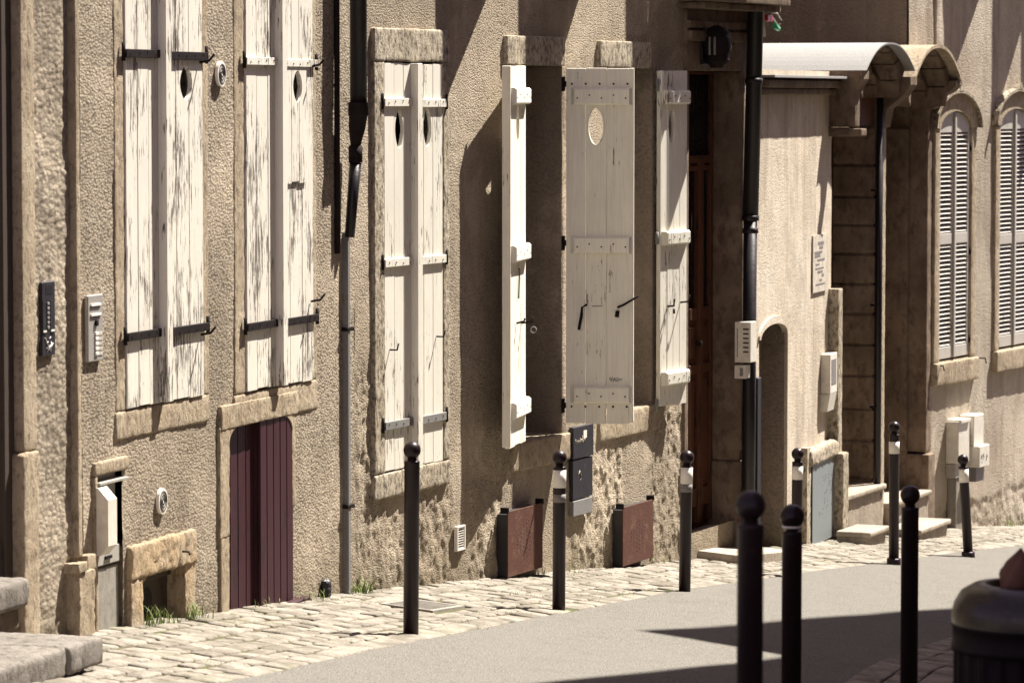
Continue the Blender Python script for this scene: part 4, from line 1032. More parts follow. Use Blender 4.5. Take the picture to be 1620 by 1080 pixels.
def pipe_right():
    t = thing('downpipe', 'thick black downpipe leaning slightly beside the wooden door', 'pipe', H2, L2 - .3, .1, gz(H2, L2)); o = org(t); d = .12
    p0 = H2.tz(1196, 0, d); p1 = H2.tz(1187, 345, d); p2 = H2.tz(1183, 850, d)
    up = (p0[0] + (p0[0] - p1[0]) * 3, p0[1] + (p0[1] - p1[1]) * 3)
    MB().tube([(p1[0], d, p1[1]), (up[0], d, up[1])], .062, 20).build('pipe', 'pipe', t, o)
    MB().tube([(p2[0], d, gz(H2, L2) - .05), (p1[0], d, p1[1])], .053, 20).build('lower_pipe', 'pipe', t, o)
    for y, rr in ((128, .070), (345, .068), (365, .062)):
        a = H2.tz(1187, y, d); k = (a[1] - p1[1]) / (p0[1] - p1[1]); x = p1[0] + (p0[0] - p1[0]) * max(k, 0)
        MB().tube([(x, d, a[1] - .02), (x, d, a[1] + .02)], rr, 20).build('collar', 'pipe', t, o)
    # flat black duct beside the pipe, its side looks back up the street
    tq = T2(1178, 700, .05); z0 = gz(H2, L2) - .05; z1 = H2.z(1185, 598, .1)
    MB().box(tq, tq + .09, .045, .155, z0, z1, .006).build('duct', 'black', t, o)
    text(t, 'P1', (tq - .002 - o[0], -(.115 - o[1]), H2.z(1190, 748, d) - o[2]), .075, 'chalk', rot=(math.pi / 2, 0, -math.pi / 2))
    m = MB(); rnd = random.Random(44)
    for i in range(5): zz = H2.z(1190, 735 - i * 9, .1); m.tube([(tq - .001, .08 + rnd.uniform(-.02, .03), zz), (tq - .001, .10, zz + .012), (tq - .001, .11 + rnd.uniform(-.02, .03), zz - .004)], .003, 4)
    m.build('scribble', 'chalk', t, o)
pipe_right()
def mailbox():
    D = .09
    t0, z0 = H2.tz(1164, 574, D); t1, z1 = H2.tz(1187, 506, D)
    # a narrow box whose wide face looks back up the street
    t = thing('mailbox', 'pale metal mailbox with slots mounted beside the black downpipe', 'mailbox', H2, t0, .1, z0); o = org(t); tt = T2(1163, 540, .06)
    MB().box(tt, tt + .14, .055, .185, z0, z1, .004).build('body', 'plastic', t, o)
    for i in range(6): 
        z = z1 - .05 - i * .035; MB().box(tt - .003, tt, .125, .170, z - .012, z, .0).build('slot', 'ink', t, o)
    MB().box(tt - .003, tt, .075, .082, z0 + .04, z1 - .05).build('groove', 'galv', t, o)
    MB().box(tt + .05, tt + .12, .165, .168, z0 + .05, z1 - .03).build('label_plate', 'band', t, o)
    s = thing('meter_box', 'smaller pale box hanging just below the slotted mailbox', 'meter box', H2, t0, .1, H2.z(1172, 598, D)); o_ = org(s)
    za, zb = H2.z(1172, 598, D), H2.z(1172, 577, D)
    MB().box(tt, tt + .12, .055, .145, za, zb, .004).build('body', 'plastic', s, o_)
    MB().box(tt - .004, tt, .10, .125, za + .02, zb - .02, .001).build('window', 'galv', s, o_)
mailbox()

# ================================================================== low link wall with the little archway
h3 = building('link_building', 'low pale plastered link with a small blocked archway under a barrel roof', H3); o3 = org(h3)
T3, Z3 = H3.t, H3.z
ar = (T3(1201), T3(1243), Z3(1220, 1000), Z3(1222, 512), 0.10)
ztop3 = Z3(1260, 150)
def disp3(P): return 0.006 * fbm(P, 2, 3, 151) + 0.0012 * fbm(P, 40, 2, 152) + sstep(-P[:, 2], -0.75, -.5) * .012 * fbm(P, 12, 3, 155)
wall(H3, h3, -0.1, 2.97, -.3, ztop3, ztop3 + .2, [ar], 'stucco3', 0.016, disp3, o=o3)
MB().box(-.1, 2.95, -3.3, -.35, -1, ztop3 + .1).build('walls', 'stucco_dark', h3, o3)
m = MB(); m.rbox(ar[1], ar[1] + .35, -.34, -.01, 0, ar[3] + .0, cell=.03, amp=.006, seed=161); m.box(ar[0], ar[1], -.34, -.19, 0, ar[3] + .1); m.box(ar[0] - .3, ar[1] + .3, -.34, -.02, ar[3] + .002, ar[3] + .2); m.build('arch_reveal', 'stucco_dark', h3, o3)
m = MB(); n = 10
arc = [(0.5 * (ar[0] + ar[1]) + .5 * (ar[1] - ar[0]) * math.cos(a), ar[3] - ar[4] + ar[4] * math.sin(a)) for a in np.linspace(math.pi, 0, 17)]
arc2 = [(0.5 * (ar[0] + ar[1]) + (.5 * (ar[1] - ar[0]) + .05) * math.cos(a), ar[3] - ar[4] + (ar[4] + .06) * math.sin(a)) for a in np.linspace(math.pi, 0, 17)]
m.prism(arc + arc2[::-1], -.03, .018)
m.box(ar[1] + .004, ar[1] + .09, -.03, .018, .05, ar[3] - ar[4]); m.build('arch_surround', 'stucco3', h3, o3)
m = MB(); m.rbox(-.08, T3(1312, 150), -.1, .06, Z3(1255, 150), Z3(1255, 140), cell=.04, amp=.003, r=.01, seed=171); m.rbox(-.08, T3(1314, 140), -.1, .11, Z3(1255, 139), Z3(1255, 127), cell=.04, amp=.003, r=.012, seed=172); m.build('cornice', 'stone_br', h3, o3)
MB().box(-.08, T3(1312, 120), -.1, .16, Z3(1255, 124), Z3(1255, 120), .002).build('cornice_flashing', 'zinc', h3, o3)
# metal sheet, its stone cap and post
def sheet():
    ta, tb = T3(1273, 800), T3(1313, 800); t = thing('metal_sheet', 'blue-grey dented metal sheet leaning at the foot of the pale wall', 'metal sheet', H3, ta, .08, gz(H3, ta)); o = org(t)
    MB().box(ta, tb, .06, .068, gz(H3, (ta + tb) / 2) + .0, Z3(1293, 728), .002).build('sheet', 'sheet', t, o)
    m = MB(); rnd = random.Random(2)
    for i in range(26): tt = ta + (tb - ta) * rnd.uniform(.25, .75); zz = gz(H3, ta) + rnd.uniform(.2, .52); m.tube([(tt, .067, zz), (tt, .070, zz)], .006, 6)
    m.build('holes', 'black', t, o)
sheet()
m = MB(); m.rbox(T3(1270), T3(1316), -.1, .09, Z3(1293, 728), Z3(1293, 702), cell=.03, amp=.016, r=.03, sc=7, seed=181); m.rbox(T3(1267), T3(1273), -.1, .06, 0, Z3(1270, 707), cell=.03, amp=.006, seed=182); m.build('plinth', 'stone_pale', h3, o3)
def poster():
    ta, tb = T3(1284, 415), T3(1306, 415); z0, z1 = Z3(1295, 461), Z3(1295, 371); t = thing('poster', 'torn faded paper notice pasted on the pale wall', 'poster', H3, ta, .02, z0); o = org(t)
    MB().box(ta, tb, 0.003, .014, z0, z1).build('sheet', 'paper', t, o)
    rnd = random.Random(8); m = MB()
    for i in range(11): a = ta + (tb - ta) * rnd.uniform(.05, .6); z = z0 + (z1 - z0) * (.12 + .07 * i); m.box(a, a + (tb - a) * rnd.uniform(.3, .8), .014, .0155, z, z + rnd.uniform(.01, .03))
    m.build('print', 'gband', t, o)
poster()
def cabinet():
    ta, tb = T3(1298, 600), T3(1309, 600); z0, z1 = Z3(1305, 648), Z3(1305, 558); t = thing('meter_box', 'tall narrow white utility box projecting from the pale wall above the metal sheet', 'meter box', H3, ta, .05, z0); o = org(t)
    zm = z0 + (z1 - z0) * .3
    MB().box(ta, ta + .3, 0, .085, zm + .004, z1, .005).build('body', 'plastic', t, o)
    MB().prism([(0, zm), (.085, zm), (.06, z0), (0, z0)], ta, ta + .28, 'dz').build('lower_box', 'plastic', t, o)
    MB().box(ta + .05, ta + .25, .085, .088, zm + .08, z1 - .05).build('label_plate', 'gband', t, o)
cabinet()

# ================================================================== portal with the two arched doorways
h4 = building('portal_building', 'stone front with two deep shaded doorways under curved hoods', H4); o4 = org(h4)
T4, Z4 = H4.t, H4.z
DR = .42
tA = (0.0, T4(1383)); tB = (T4(1396), 2.93)
zsprA = Z4(1350, 200); zsprB = Z4(1430, 205)
m = MB()
# right reveal of the first doorway: coursed blocks with open joints
ys_j = [200, 263, 314, 359, 405, 453, 501, 550, 600, 653, 703, 765, 830]
for a, b in zip(ys_j[:-1], ys_j[1:]):
    m.rbox(tA[1], tB[0] - .01, -DR, 0.0, Z4(1360, b) + .010, Z4(1360, a) - .010, cell=.04, amp=.007, r=.014, seed=a)
m.box(tA[1] + .02, tB[0] - .02, -DR, -.02, -.6, zsprA)
m.build('coursed_jamb', 'stone_br', h4, o4)
m = MB(); m.rbox(tB[1] - .02, tB[1] + .16, -DR - .05, .012, Z4(1440, 722), Z4(1440, 100), cell=.06, amp=.008, r=.012, seed=191); m.rbox(tB[1] - .06, tB[1] + .17, -DR - .05, .05, -.6, Z4(1440, 725), cell=.05, amp=.01, r=.015, seed=192); m.rbox(tB[1] - .10, tB[1] - .0, -DR, -.16, -.6, Z4(1440, 205), cell=.06, amp=.006, seed=194); m.build('door_jamb', 'stone_br', h4, o4)
m = MB(); m.rbox(-.10, .03, -.9, .10, -.4, Z4(1318, 455), cell=.05, amp=.006, r=.012, seed=193); m.rbox(-.13, .05, -.9, .16, -.4, gz(H4, 0) + .75, cell=.04, amp=.012, r=.025, seed=195); m.build('left_jamb', 'stone_pale', h4, o4)
m = MB(); m.box(-.05, 2.93, -2.0, -DR - .02, -1.2, Z4(1395, 125)); m.build('walls', 'stucco_dark', h4, o4)
for (a, b) in (tA, tB):
    ob = MB().box(a, b, -DR - .01, -DR + .03, -.2, zsprA + .3, .004).build('door', 'doorwood', h4, o4)
    m = MB()
    for k in range(3):
        z = .3 + k * .9; m.box(a + .12, b - .12, -DR + .03, -DR + .05, z, z + .75, .01)
    c = m.build('panel', 'doorwood', ob); c.location = (-o4[0], 0, -o4[2])
def hood(ta, tb, f1, back, ycrown, yspring, mat_top, name, thick=.05, rise=None, px=1395, kind=0):
    """segmental barrel hood: arch in the (t,z) plane swept outwards"""
    zc = Z4(px, ycrown, f1); zs = Z4(px, yspring, f1); cx = (ta + tb) / 2; hw = (tb - ta) / 2; h = zc - zs
    def arc_(g, s=1.0): return [(cx + (hw - g) * u, zs + (h - g) * (1 - abs(u) ** 2.3) * s) for u in np.linspace(-1, 1, 25)]
    top = arc_(0); low = arc_(thick)
    m = MB().prism(top + low[::-1], back, f1); ob = m.build(name, mat_top, h4, o4)
    # stone vault under the sheet, cut into voussoirs
    n_ = 9; zl = zs - .24
    for (g, hi, d0_, d1_, tone) in ((.20, .22, max(back, -.40), f1 - .10, 0), (.34, .10, max(back, -.41), f1 - .26, 1)):
        for k in range(n_):
            a0 = math.pi * k / n_ + .012; a1 = math.pi * (k + 1) / n_ - .012; A_ = np.linspace(a0, a1, 5)
            gg = thick + .004 + (.16 if tone else 0)
            out_ = [(cx - (hw - gg) * math.cos(a), (zs if tone == 0 else zs - .10) + (h - gg) * (1 - abs(math.cos(a)) ** 2.3)) for a in A_]
            inn = [(cx - (hw - g - .02) * math.cos(a), zl + (h + hi) * math.sin(a)) for a in A_[::-1]]
            c = MB().prism(out_ + inn, d0_, d1_ + (.006 if k % 2 else 0)).build('voussoir', 'stone_br', ob); c.location = (-o4[0], 0, -o4[2])
    ty = arc_(thick + .01); c = MB().prism([(ty[0][0], zs - .5)] + ty + [(ty[-1][0], zs - .5)], -.62, -.43).build('tympanum', 'stone_br', ob); c.location = (-o4[0], 0, -o4[2])
    return ob, zc, zs
hA, zcA, zsA = hood(tA[0] - .1, tA[1] + .10, .34, -1.6, 67, 112, 'zinc', 'curved_roof', thick=.014)
hB, zcB, zsB = hood(tB[0] - .05, tB[1] + .12, .30, -.12, 70, 128, 'stone', 'stone_hood', thick=.03, px=1460)
# tympanum walls and consoles
def console(t0, w, z1, z0, dep, mat='stone_br'):
    m = MB(); pts = [(0, z0), (dep * .25, z0 + .02), (dep * .35, z0 + (z1 - z0) * .4), (dep * .8, z0 + (z1 - z0) * .65), (dep, z0 + (z1 - z0) * .85), (dep, z1), (0, z1)]
    m.prism(pts, t0, t0 + w, 'dz'); m.build('console', mat, h4, o4)
console(-.1, .2, Z4(1330, 112), Z4(1330, 200), .30)
console(tA[1] - .02, .2, Z4(1395, 122), Z4(1395, 205), .33)
console(tB[1] - .02, .2, Z4(1465, 128), Z4(1465, 175), .28)
m = MB(); m.rbox(-.1, .04, -.9, .24, Z4(1330, 200), Z4(1330, 125), cell=.05, amp=.006, r=.01, seed=197); m.rbox(-.12, .05, -.9, .3, Z4(1330, 215), Z4(1330, 203), cell=.05, amp=.006, r=.01, seed=198); m.build('impost', 'stone_br', h4, o4)
# thin strip of pipe between the doorways
def pipe_thin():
    t0 = T4(1389, 500, .06); t = thing('downpipe', 'thin dark pipe running down between the two arched doorways', 'pipe', H4, t0, .06, gz(H4, t0)); o = org(t)
    MB().tube([(t0, .06, gz(H4, t0)), (t0 + .02, .06, Z4(1389, 150))], .034, 12).build('pipe', 'pipe', t, o)
    for y in (300, 480, 640): MB().box(t0 - .05, t0 + .05, 0, .06, Z4(1389, y) - .012, Z4(1389, y) + .012, .003).build('bracket', 'iron', t, o)
    MB().tube([(t0, .06, gz(H4, t0)), (t0, .06, gz(H4, t0) + .38)], .042, 12).build('cast_foot', 'iron', t, o)
pipe_thin()
MB().rbox(tA[1] + .01, tB[0] - .03, 0.0, .035, -.3, zsprA, cell=.05, amp=.006, r=.01, seed=199).build('jamb_edge', 'stone', h4, o4)
# steps of the portal
def pstep(t0, t1, d1, z1, lab, d0=-.4, mat='step', name='stone_step', h=.3):
    t = thing(name, lab, 'step', H4, (t0 + t1) / 2, 0, gz(H4, t0, d1)); o = org(t); zb = gz(H4, t1, d1) - .15
    MB().rbox(t0, t1, d0, d1, z1 - .05, z1, cell=.04, amp=.005, r=.015, seed=int(t0 * 10) + 203).build('tread', mat, t, o)
    MB().rbox(t0 + .02, t1 - .02, d0, d1 - .03, zb, z1 - .049, cell=.05, amp=.006, r=.01, seed=int(t0 * 10) + 204).build('riser', mat, t, o)
pstep(.06, tA[1], .13, Z4(1376, 773, .13), 'upper stone step in the first arched doorway beside the metal sheet')
pstep(T4(1377, 842, .48), T4(1408, 820, .48), .48, Z4(1377, 842, .48), 'large low stone step before the first arched doorway', d0=.17)
pstep(tB[0], tB[1] - .1, .10, Z4(1428, 790, .10), 'upper stone step in the second arched doorway')
pstep(T4(1457, 838, .46), T4(1505, 830, .46), .46, Z4(1505, 820, .46), 'low stone step before the second arched doorway, by the utility boxes', d0=.12)

# ================================================================== last house with louvred shutters
h5 = building('townhouse', 'cream house at the right end with arched windows and closed louvred shutters', H5); o5 = org(h5)
T5, Z5 = H5.t, H5.z
wc = (T5(1482), T5(1532), Z5(1507, 568), Z5(1507, 176), .16)
wd = (T5(1577), T5(1627), Z5(1600, 549), Z5(1600, 172), .16)
def disp5(P):
    low = 1 - sstep(P[:, 2] + .12 * fbm(P, 4, 3, 211), Z5(1560, 792), Z5(1560, 776))
    return 0.012 * fbm(P, 1.2, 2, 212) + .001 * fbm(P, 40, 2, 213) + low * (.014 * fbm(P, (9, 9, 9), 3, 214) + .008 * fbm(P, 24, 2, 215) - .012)
wall(H5, h5, .0, 8.0, -.8, 4.3, ZT, [wc, wd], 'stucco5', 0.018, disp5, o=o5)
body(h5, H5, T5(1438, 40), 8.0, zlow=-1.6)
wall(H5, h5, T5(1438, 40), .0, Z5(1450, 130), Z5(1450, 0), ZT, [], 'stucco5', .025, disp5, o=o5, name='upper_wall')
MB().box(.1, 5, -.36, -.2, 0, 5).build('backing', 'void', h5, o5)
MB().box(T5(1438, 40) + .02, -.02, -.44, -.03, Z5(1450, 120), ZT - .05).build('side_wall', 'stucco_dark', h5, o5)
MB().rbox(.17, .30, -.3, .02, Z5(1475, 600), 5.5, cell=.06, amp=.008, seed=221).build('quoin_strip', 'stucco5', h5, o5)
def arch_pts(a, b, zs, rise, n=17, g=0.0):
    c = (a + b) / 2; hw = (b - a) / 2 + g; return [(c - hw * math.cos(u), zs + (rise + g) * math.sin(u)) for u in np.linspace(0, math.pi, n)]
def arched_window(w, lab, sill_y, px):
    ta, tb, za, zb, rise = w; o = o5; zs = zb - rise; lw = .13
    m = MB(); m.rbox(ta - lw, ta, -.2, .025, za, zs, cell=.04, amp=.006, r=.008, seed=231); m.rbox(tb, tb + lw, -.2, .025, za, zs, cell=.04, amp=.006, r=.008, seed=232)
    m.prism(arch_pts(ta, tb, zs, rise) + arch_pts(ta, tb, zs, rise, g=.17)[::-1], -.2, .035)
    ob = m.build('window_surround', 'stone', h5, o)
    m = MB(); m.prism(arch_pts(ta, tb, zs, rise, g=.172) + arch_pts(ta, tb, zs, rise, g=.20)[::-1], -.05, .07); m.prism([((ta + tb) / 2 - .07, zb + .19), ((ta + tb) / 2, zb + .26), ((ta + tb) / 2 + .07, zb + .19)], -.05, .072)
    c = m.build('drip_mould', 'stone_pale', ob); c.location = (-o[0], 0, -o[2])
    c = MB().rbox(ta - .14, tb + .15, -.2, .06, Z5(px, sill_y), za - .01, cell=.03, amp=.008, r=.012, seed=233).build('sill', 'stone', ob); c.location = (-o[0], 0, -o[2])
    tm = (ta + tb) / 2
    for (a, b, nm) in ((ta + .005, tm - .004, 0), (tm + .004, tb - .005, 1)):
        W = b - a; f = MB(); st = .055; zc = Z5(px, 377)
        # frame: stiles, rails and the arched head
        zst = zs - .04
        f.box(a, a + st, -.035, .005, za + .02, zst, .003); f.box(b - st, b, -.035, .005, za + .02, zst, .003)
        f.box(a + st, b - st, -.034, .004, za + .02, za + .13, .003); f.box(a + st, b - st, -.034, .004, zc - .05, zc + .05, .003)
        full = arch_pts(ta + .005, tb - .005, zs, rise - .01, 33)
        half = [p for p in full if (p[0] <= tm - .004 if nm == 0 else p[0] >= tm + .004)]
        xe = tm - .004 if nm == 0 else tm + .004
        hp = [(a, zst)] + half + ([(xe, zs + rise - .012), (xe, zst)] if nm == 0 else [(b, zst)])
        if nm == 1: hp = [(xe, zst), (xe, zs + rise - .012)] + half + [(b, zst)]
        f.prism(hp, -.033, .003)
        so = f.build('shutter', 'paint_fine', h5, o); so['label'] = ('left' if nm == 0 else 'right') + ' louvred leaf of the arched window'
        l = MB()
        for (z0, z1) in ((za + .13, zc - .05), (zc + .05, zst)):
            n = int((z1 - z0) / .042)
            for i in range(n):
                z = z0 + (z1 - z0) * (i + .5) / n; l.prism([(-.03, z + .012), (-.025, z + .016), (.002, z - .008), (-.003, z - .012)], a + st + .001, b - st - .001, 'dz')
        c = l.build('louvres', 'paint_fine', so); c.location = (-o[0], 0, -o[2])
        if nm == 0:
            c = MB().box(tm - .022, tm + .022, .005, .022, za + .02, zb - .03, .004).build('cover_strip', 'paint_fine', so); c.location = (-o[0], 0, -o[2])
        for y in (235, 400, 540):
            c = MB().tube([(a - .0 if nm == 0 else b, .012, Z5(px, y) - .03), (a if nm == 0 else b, .012, Z5(px, y) + .03)], .012, 7).build('hinge', 'iron', so); c.location = (-o[0], 0, -o[2])
arched_window(wc, '', 605, 1507); arched_window(wd, '', 583, 1600)
for (px, py, s_) in ((1478, 578, -1), (1545, 566, 1)):
    t_, z_ = H5.tz(px, py); MB().tube([(t_, 0, z_), (t_, .09, z_), (t_, .10, z_ - .05)], .008, 6).build('shutter_stay', 'iron', h5, o5)
# utility boxes of the last house
def utils():
    # front faces seen obliquely
    D = .16; a = T5(1496, 700); z1 = Z5(1505, 668, .1); z0 = Z5(1505, 735, .1)
    t = thing('meter_box', 'grey-white meter box beside the second doorway, left one of the pair on the last house', 'meter box', H5, a, .1, z0); o = org(t)
    MB().box(a, a + .3, 0, .13, z0, z1, .006).build('body', 'plastic', t, o)
    MB().box(a + .02, a + .28, 0, .15, z1 - .02, z1 + .015, .004).build('cap', 'plastic', t, o)
    MB().box(a - .0, a + .25, 0, .10, z0 - .14, z0 - .004, .004).build('lower_box', 'greyplastic', t, o)
    MB().box(a + .05, a + .22, 0, .09, gz(H5, a) - .02, z0 - .145, .006).build('duct', 'concrete', t, o)
    b = T5(1517, 700); y1 = Z5(1528, 658, .1); y0 = Z5(1528, 740, .1)
    s = thing('mailbox', 'tall pale box with scribbles, right one of the pair on the last house', 'mailbox', H5, b, .1, y0); o = org(s)
    MB().box(b, b + .28, 0, .15, y0 + (y1 - y0) * .42, y1, .006).build('body', 'plastic', s, o)
    MB().box(b, b + .28, 0, .21, y0, y0 + (y1 - y0) * .42 - .003, .006).build('lower_box', 'plastic', s, o)
    MB().box(b - .003, b, .05, .12, y0 + .2, y1 - .06).build('panel', 'greyplastic', s, o)
    MB().box(b + .02, b + .25, 0, .17, y0 - .14, y0 - .004, .004).build('bottom_box', 'gband', s, o)
    m = MB(); rnd = random.Random(6)
    for i in range(8):
        x = b + rnd.uniform(.05, .24); z = y0 + rnd.uniform(.02, .11); m.tube([(x, .211, z), (x + rnd.uniform(-.03, .03), .211, z + rnd.uniform(.01, .05))], .003, 4)
    m.build('scribble', 'ink', s, o)
utils()
def upper_pipe():
    t0 = T4(1398, 30, -.5); t = thing('downpipe', 'dark drain pipe rising behind the curved metal roof', 'pipe', H4, t0, -.5, 3); o = org(t)
    MB().tube([(t0, -.5, Z4(1395, 100)), (t0, -.5, 8.5)], .055, 16).build('pipe', 'pipe', t, o)
upper_pipe()
# upper shaded wall set back above the link
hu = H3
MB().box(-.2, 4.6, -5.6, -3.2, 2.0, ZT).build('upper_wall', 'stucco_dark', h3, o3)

# ================================================================== shutters of the storey above (they throw the long shadows on the wall)
def upper_leaf(fr, par, px, y, th, W, H=1.9, mat='paint_good', lab='open shutter of the upper floor'):
    z = fr.z(px, y) if y > -60 else fr.z(px, 0) + (-y) / 245.0
    lf = leaf(par, (fr.t(px, 0), .04, z), R(th), W, H, mat, 3, .032, side=1, po=org(par), battens=[]); add_battens(lf, W, H, (.2, H / 2, H - .2), mat); lf['label'] = lab; return lf
upper_leaf(H2, h2, 790, -75, 150, .50)
upper_leaf(H2, h2, 930, -70, 135, .55)
upper_leaf(H2, h2, 1098, -62, 112, .60)
upper_leaf(H2, h2, 1150, -62, 125, .70)
upper_leaf(H5, h5, 1560, -75, 150, .5)
upper_leaf(H5, h5, 1640, -75, 140, .5)
upper_leaf(H5, h5, 1700, -75, 130, .6)

# ================================================================== bollards
def bollard(base, ytop, lab, band=None, gband=None, lean=(0, 0), r=.038, ball=.047, collar=False, H=None, zband=None):
    p = base; k = F / (p.y * math.cos(PITCH))
    if H is None: H = (ray_height(p, ytop))
    e = bpy.data.objects.new('bollard', None); C.objects.link(e); e.location = p; e.rotation_euler = (lean[0], lean[1], random.uniform(0, 6)); tag(e, lab, 'bollard', 'bollards along the street'); e.empty_display_size = .1
    zc = H - ball
    m = MB().lathe(0, 0, [(0, -.05), (r, -.05), (r, zc - ball - .022), (r + .001, zc - ball - .020), (r * .98, zc - ball - .012), (r * .55, zc - ball - .008)], 28); m.build('post', 'bollard', e)
    m = MB().lathe(0, 0, [(r * .62, zc - ball - .012), (r * .60, zc - ball + .005), (r * .68, zc - ball + .006), (r * .5, zc - ball * .9)] , 24); m.build('neck', 'bollard', e)
    prof = [(ball * math.sin(a), zc - ball * math.cos(a)) for a in np.linspace(0.35, math.pi, 19)]; prof[-1] = (0.0003, zc + ball)
    MB().lathe(0, 0, prof, 28).build('ball', 'bollard', e)
    if band:
        z1, z0 = ray_height(p, band[0]), ray_height(p, band[1]); MB().lathe(0, 0, [(r, z0), (r + .0012, z0), (r + .0012, z1), (r, z1)], 28).build('white_band', 'band', e)
    if gband:
        z1, z0 = ray_height(p, gband[0]), ray_height(p, gband[1]); MB().lathe(0, 0, [(r, z0), (r + .001, z0), (r + .001, z1), (r, z1)], 28).build('grey_band', 'gband', e)
    if collar: MB().lathe(0, 0, [(r, -.03), (r + .016, -.03), (r + .016, .045), (r + .004, .05), (r, .05)], 28).build('foot_collar', 'bollard', e)
    return e
def ray_height(p, y):
    """height above p of the photograph row y at the bollard's distance"""
    v = (y - 540) / F; c, s = math.cos(PITCH), math.sin(PITCH); dy = c - s * v; dz = -s - c * v
    return EYE + dz / dy * p.y - p.z
bollard(on_ground(650, 1003), 697, 'plain dark bollard without a band in front of the closed shuttered window', lean=(0, R(-1.4)), r=.0425, ball=.048)
bollard(on_ground(884, 963), 712, 'dark bollard with white and worn grey bands in front of the black wall panel', (743, 771), (781, 794), lean=(0, R(.4)), r=.040, ball=.045)
bollard(on_ground(1083, 935), 712, 'dark bollard with white band beside the door step', (739, 765), (765.5, 778), lean=(0, R(-1.2)), r=.040, ball=.049)
bollard(on_ground(1259, 911), 708, 'dark bollard with a stained white band before the metal sheet', (737, 758), lean=(0, R(.7)), r=.040, ball=.046)
bollard(on_ground(1414, 892), 666, 'tallest banded bollard standing before the arched doorways', (698, 717), collar=True, r=.041, lean=(0, R(.2)))
bollard(on_ground(1532, 881), 718, 'leaning dark bollard with a marked white band before the meter boxes at the right', (741, 762), collar=True, r=.041, lean=(0, 0))
b_last = [o for o in C.objects if o.name.startswith('bollard')][-1]; b_last.rotation_euler = (0, R(-3.6), 0)
m = MB(); m.tube([(.0, -.0425, .66), (.012, -.0425, .68), (-.004, -.0425, .7), (.008, -.0425, .715)], .003, 4); m.build('mark', 'ink', b_last)
# near side: raised footway and three bollards on it
near_px = [(1188, 775, 11.4), (1254, 797, 15.0), (1441, 767, 17.1)]
def near_z(x, y): return G(x, y) + .11
for (px, yt, Y), lab in zip(near_px, ('nearest bollard, blurred, with a pale scratch on its post', 'blurred near bollard just right of the nearest one, with a pale ring under its ball', 'near dark bollard standing in the road shadow left of the litter bin')):
    X = (px - 810) / F * Y * 1.003; p = Vector((X, Y, near_z(X, Y)))
    b_ = bollard(p, yt, lab, r=.040, ball=.046 if Y < 12 else (.049 if Y < 16 else .045))
    if Y < 12: b_.rotation_euler = (0, 0, 0); MB().tube([(-.005, -.04, ray_height(p, 893)), (.02, -.036, ray_height(p, 885)), (.034, -.024, ray_height(p, 872))], .004, 6).build('scratch', 'gband', b_)
    elif Y < 16: z_ = ray_height(p, 831); MB().lathe(0, 0, [(.036, z_ - .008), (.0405, z_ - .008), (.0405, z_), (.036, z_)], 24).build('pale_ring', 'band', b_)
def near_footway():
    pl = [Vector((-.9, 6)), Vector((.25, 11.0)), Vector((.72, 15)), Vector((1.38, 18)), Vector((2.02, 20.9)), Vector((2.75, 23.2)), Vector((4.6, 28)), Vector((6.8, 33))]
    V = []; Fc = []; n2 = 10; n1 = 0
    f, L = along(pl, None); n1 = 120
    for i in range(n1):
        k = f(L * i / (n1 - 1))
        for j in range(n2):
            w_ = 0 if j == 0 else (0.0 if j == 1 else (j - 1) / (n2 - 2) * 3.2)
            x = k.x + w_ * .93; y = k.y - w_ * .36; z = G(x, y) - .05 if j == 0 else near_z(x, y)
            V.append((x, y, z))
    I, J = np.meshgrid(np.arange(n1 - 1), np.arange(n2 - 1), indexing='ij'); I = I.ravel(); J = J.ravel()
    o = npmesh('near_pavement_bed', np.array(V) - np.array([0, 0, .02]), np.stack([I * n2 + J, I * n2 + J + 1, (I + 1) * n2 + J + 1, (I + 1) * n2 + J], 1), 'sand', smooth=False); tag(o, 'bed of the near footway', None, kind='structure')
    rnd = random.Random(15); m = MB()
    for r in range(10):
        u0 = r * .17; s = rnd.uniform(0, .1)
        while s < L - .4:
            Ln = rnd.uniform(.18, .32) if r else rnd.uniform(.4, .7); k = f(s); k2 = f(s + Ln - .012); nn = Vector((.93, -.36))
            if k.y > 17:
                c = [k + nn * u0, k2 + nn * u0, k2 + nn * (u0 + .158), k + nn * (u0 + .158)]; h = rnd.uniform(-.004, .004)
                vs = [(q.x, q.y, near_z(q.x, q.y) - .12) for q in c] + [(q.x, q.y, near_z(q.x, q.y) + h - .006) for q in c]
                cc = sum(c, Vector((0, 0))) / 4
                vs += [((cc + (q - cc) * .9).x, (cc + (q - cc) * .9).y, near_z(q.x, q.y) + h) for q in c]
                m.add(vs, [(0, 1, 5, 4), (1, 2, 6, 5), (2, 3, 7, 6), (3, 0, 4, 7), (4, 5, 9, 8), (5, 6, 10, 9), (6, 7, 11, 10), (7, 4, 8, 11), (8, 9, 10, 11)])
            s += Ln
    m.v = [(a, -b, c) for a, b, c in m.v]; o = m.build('near_pavement', 'setts', None); tag(o, 'stone footway on the near side of the road', None, kind='structure')
near_footway()
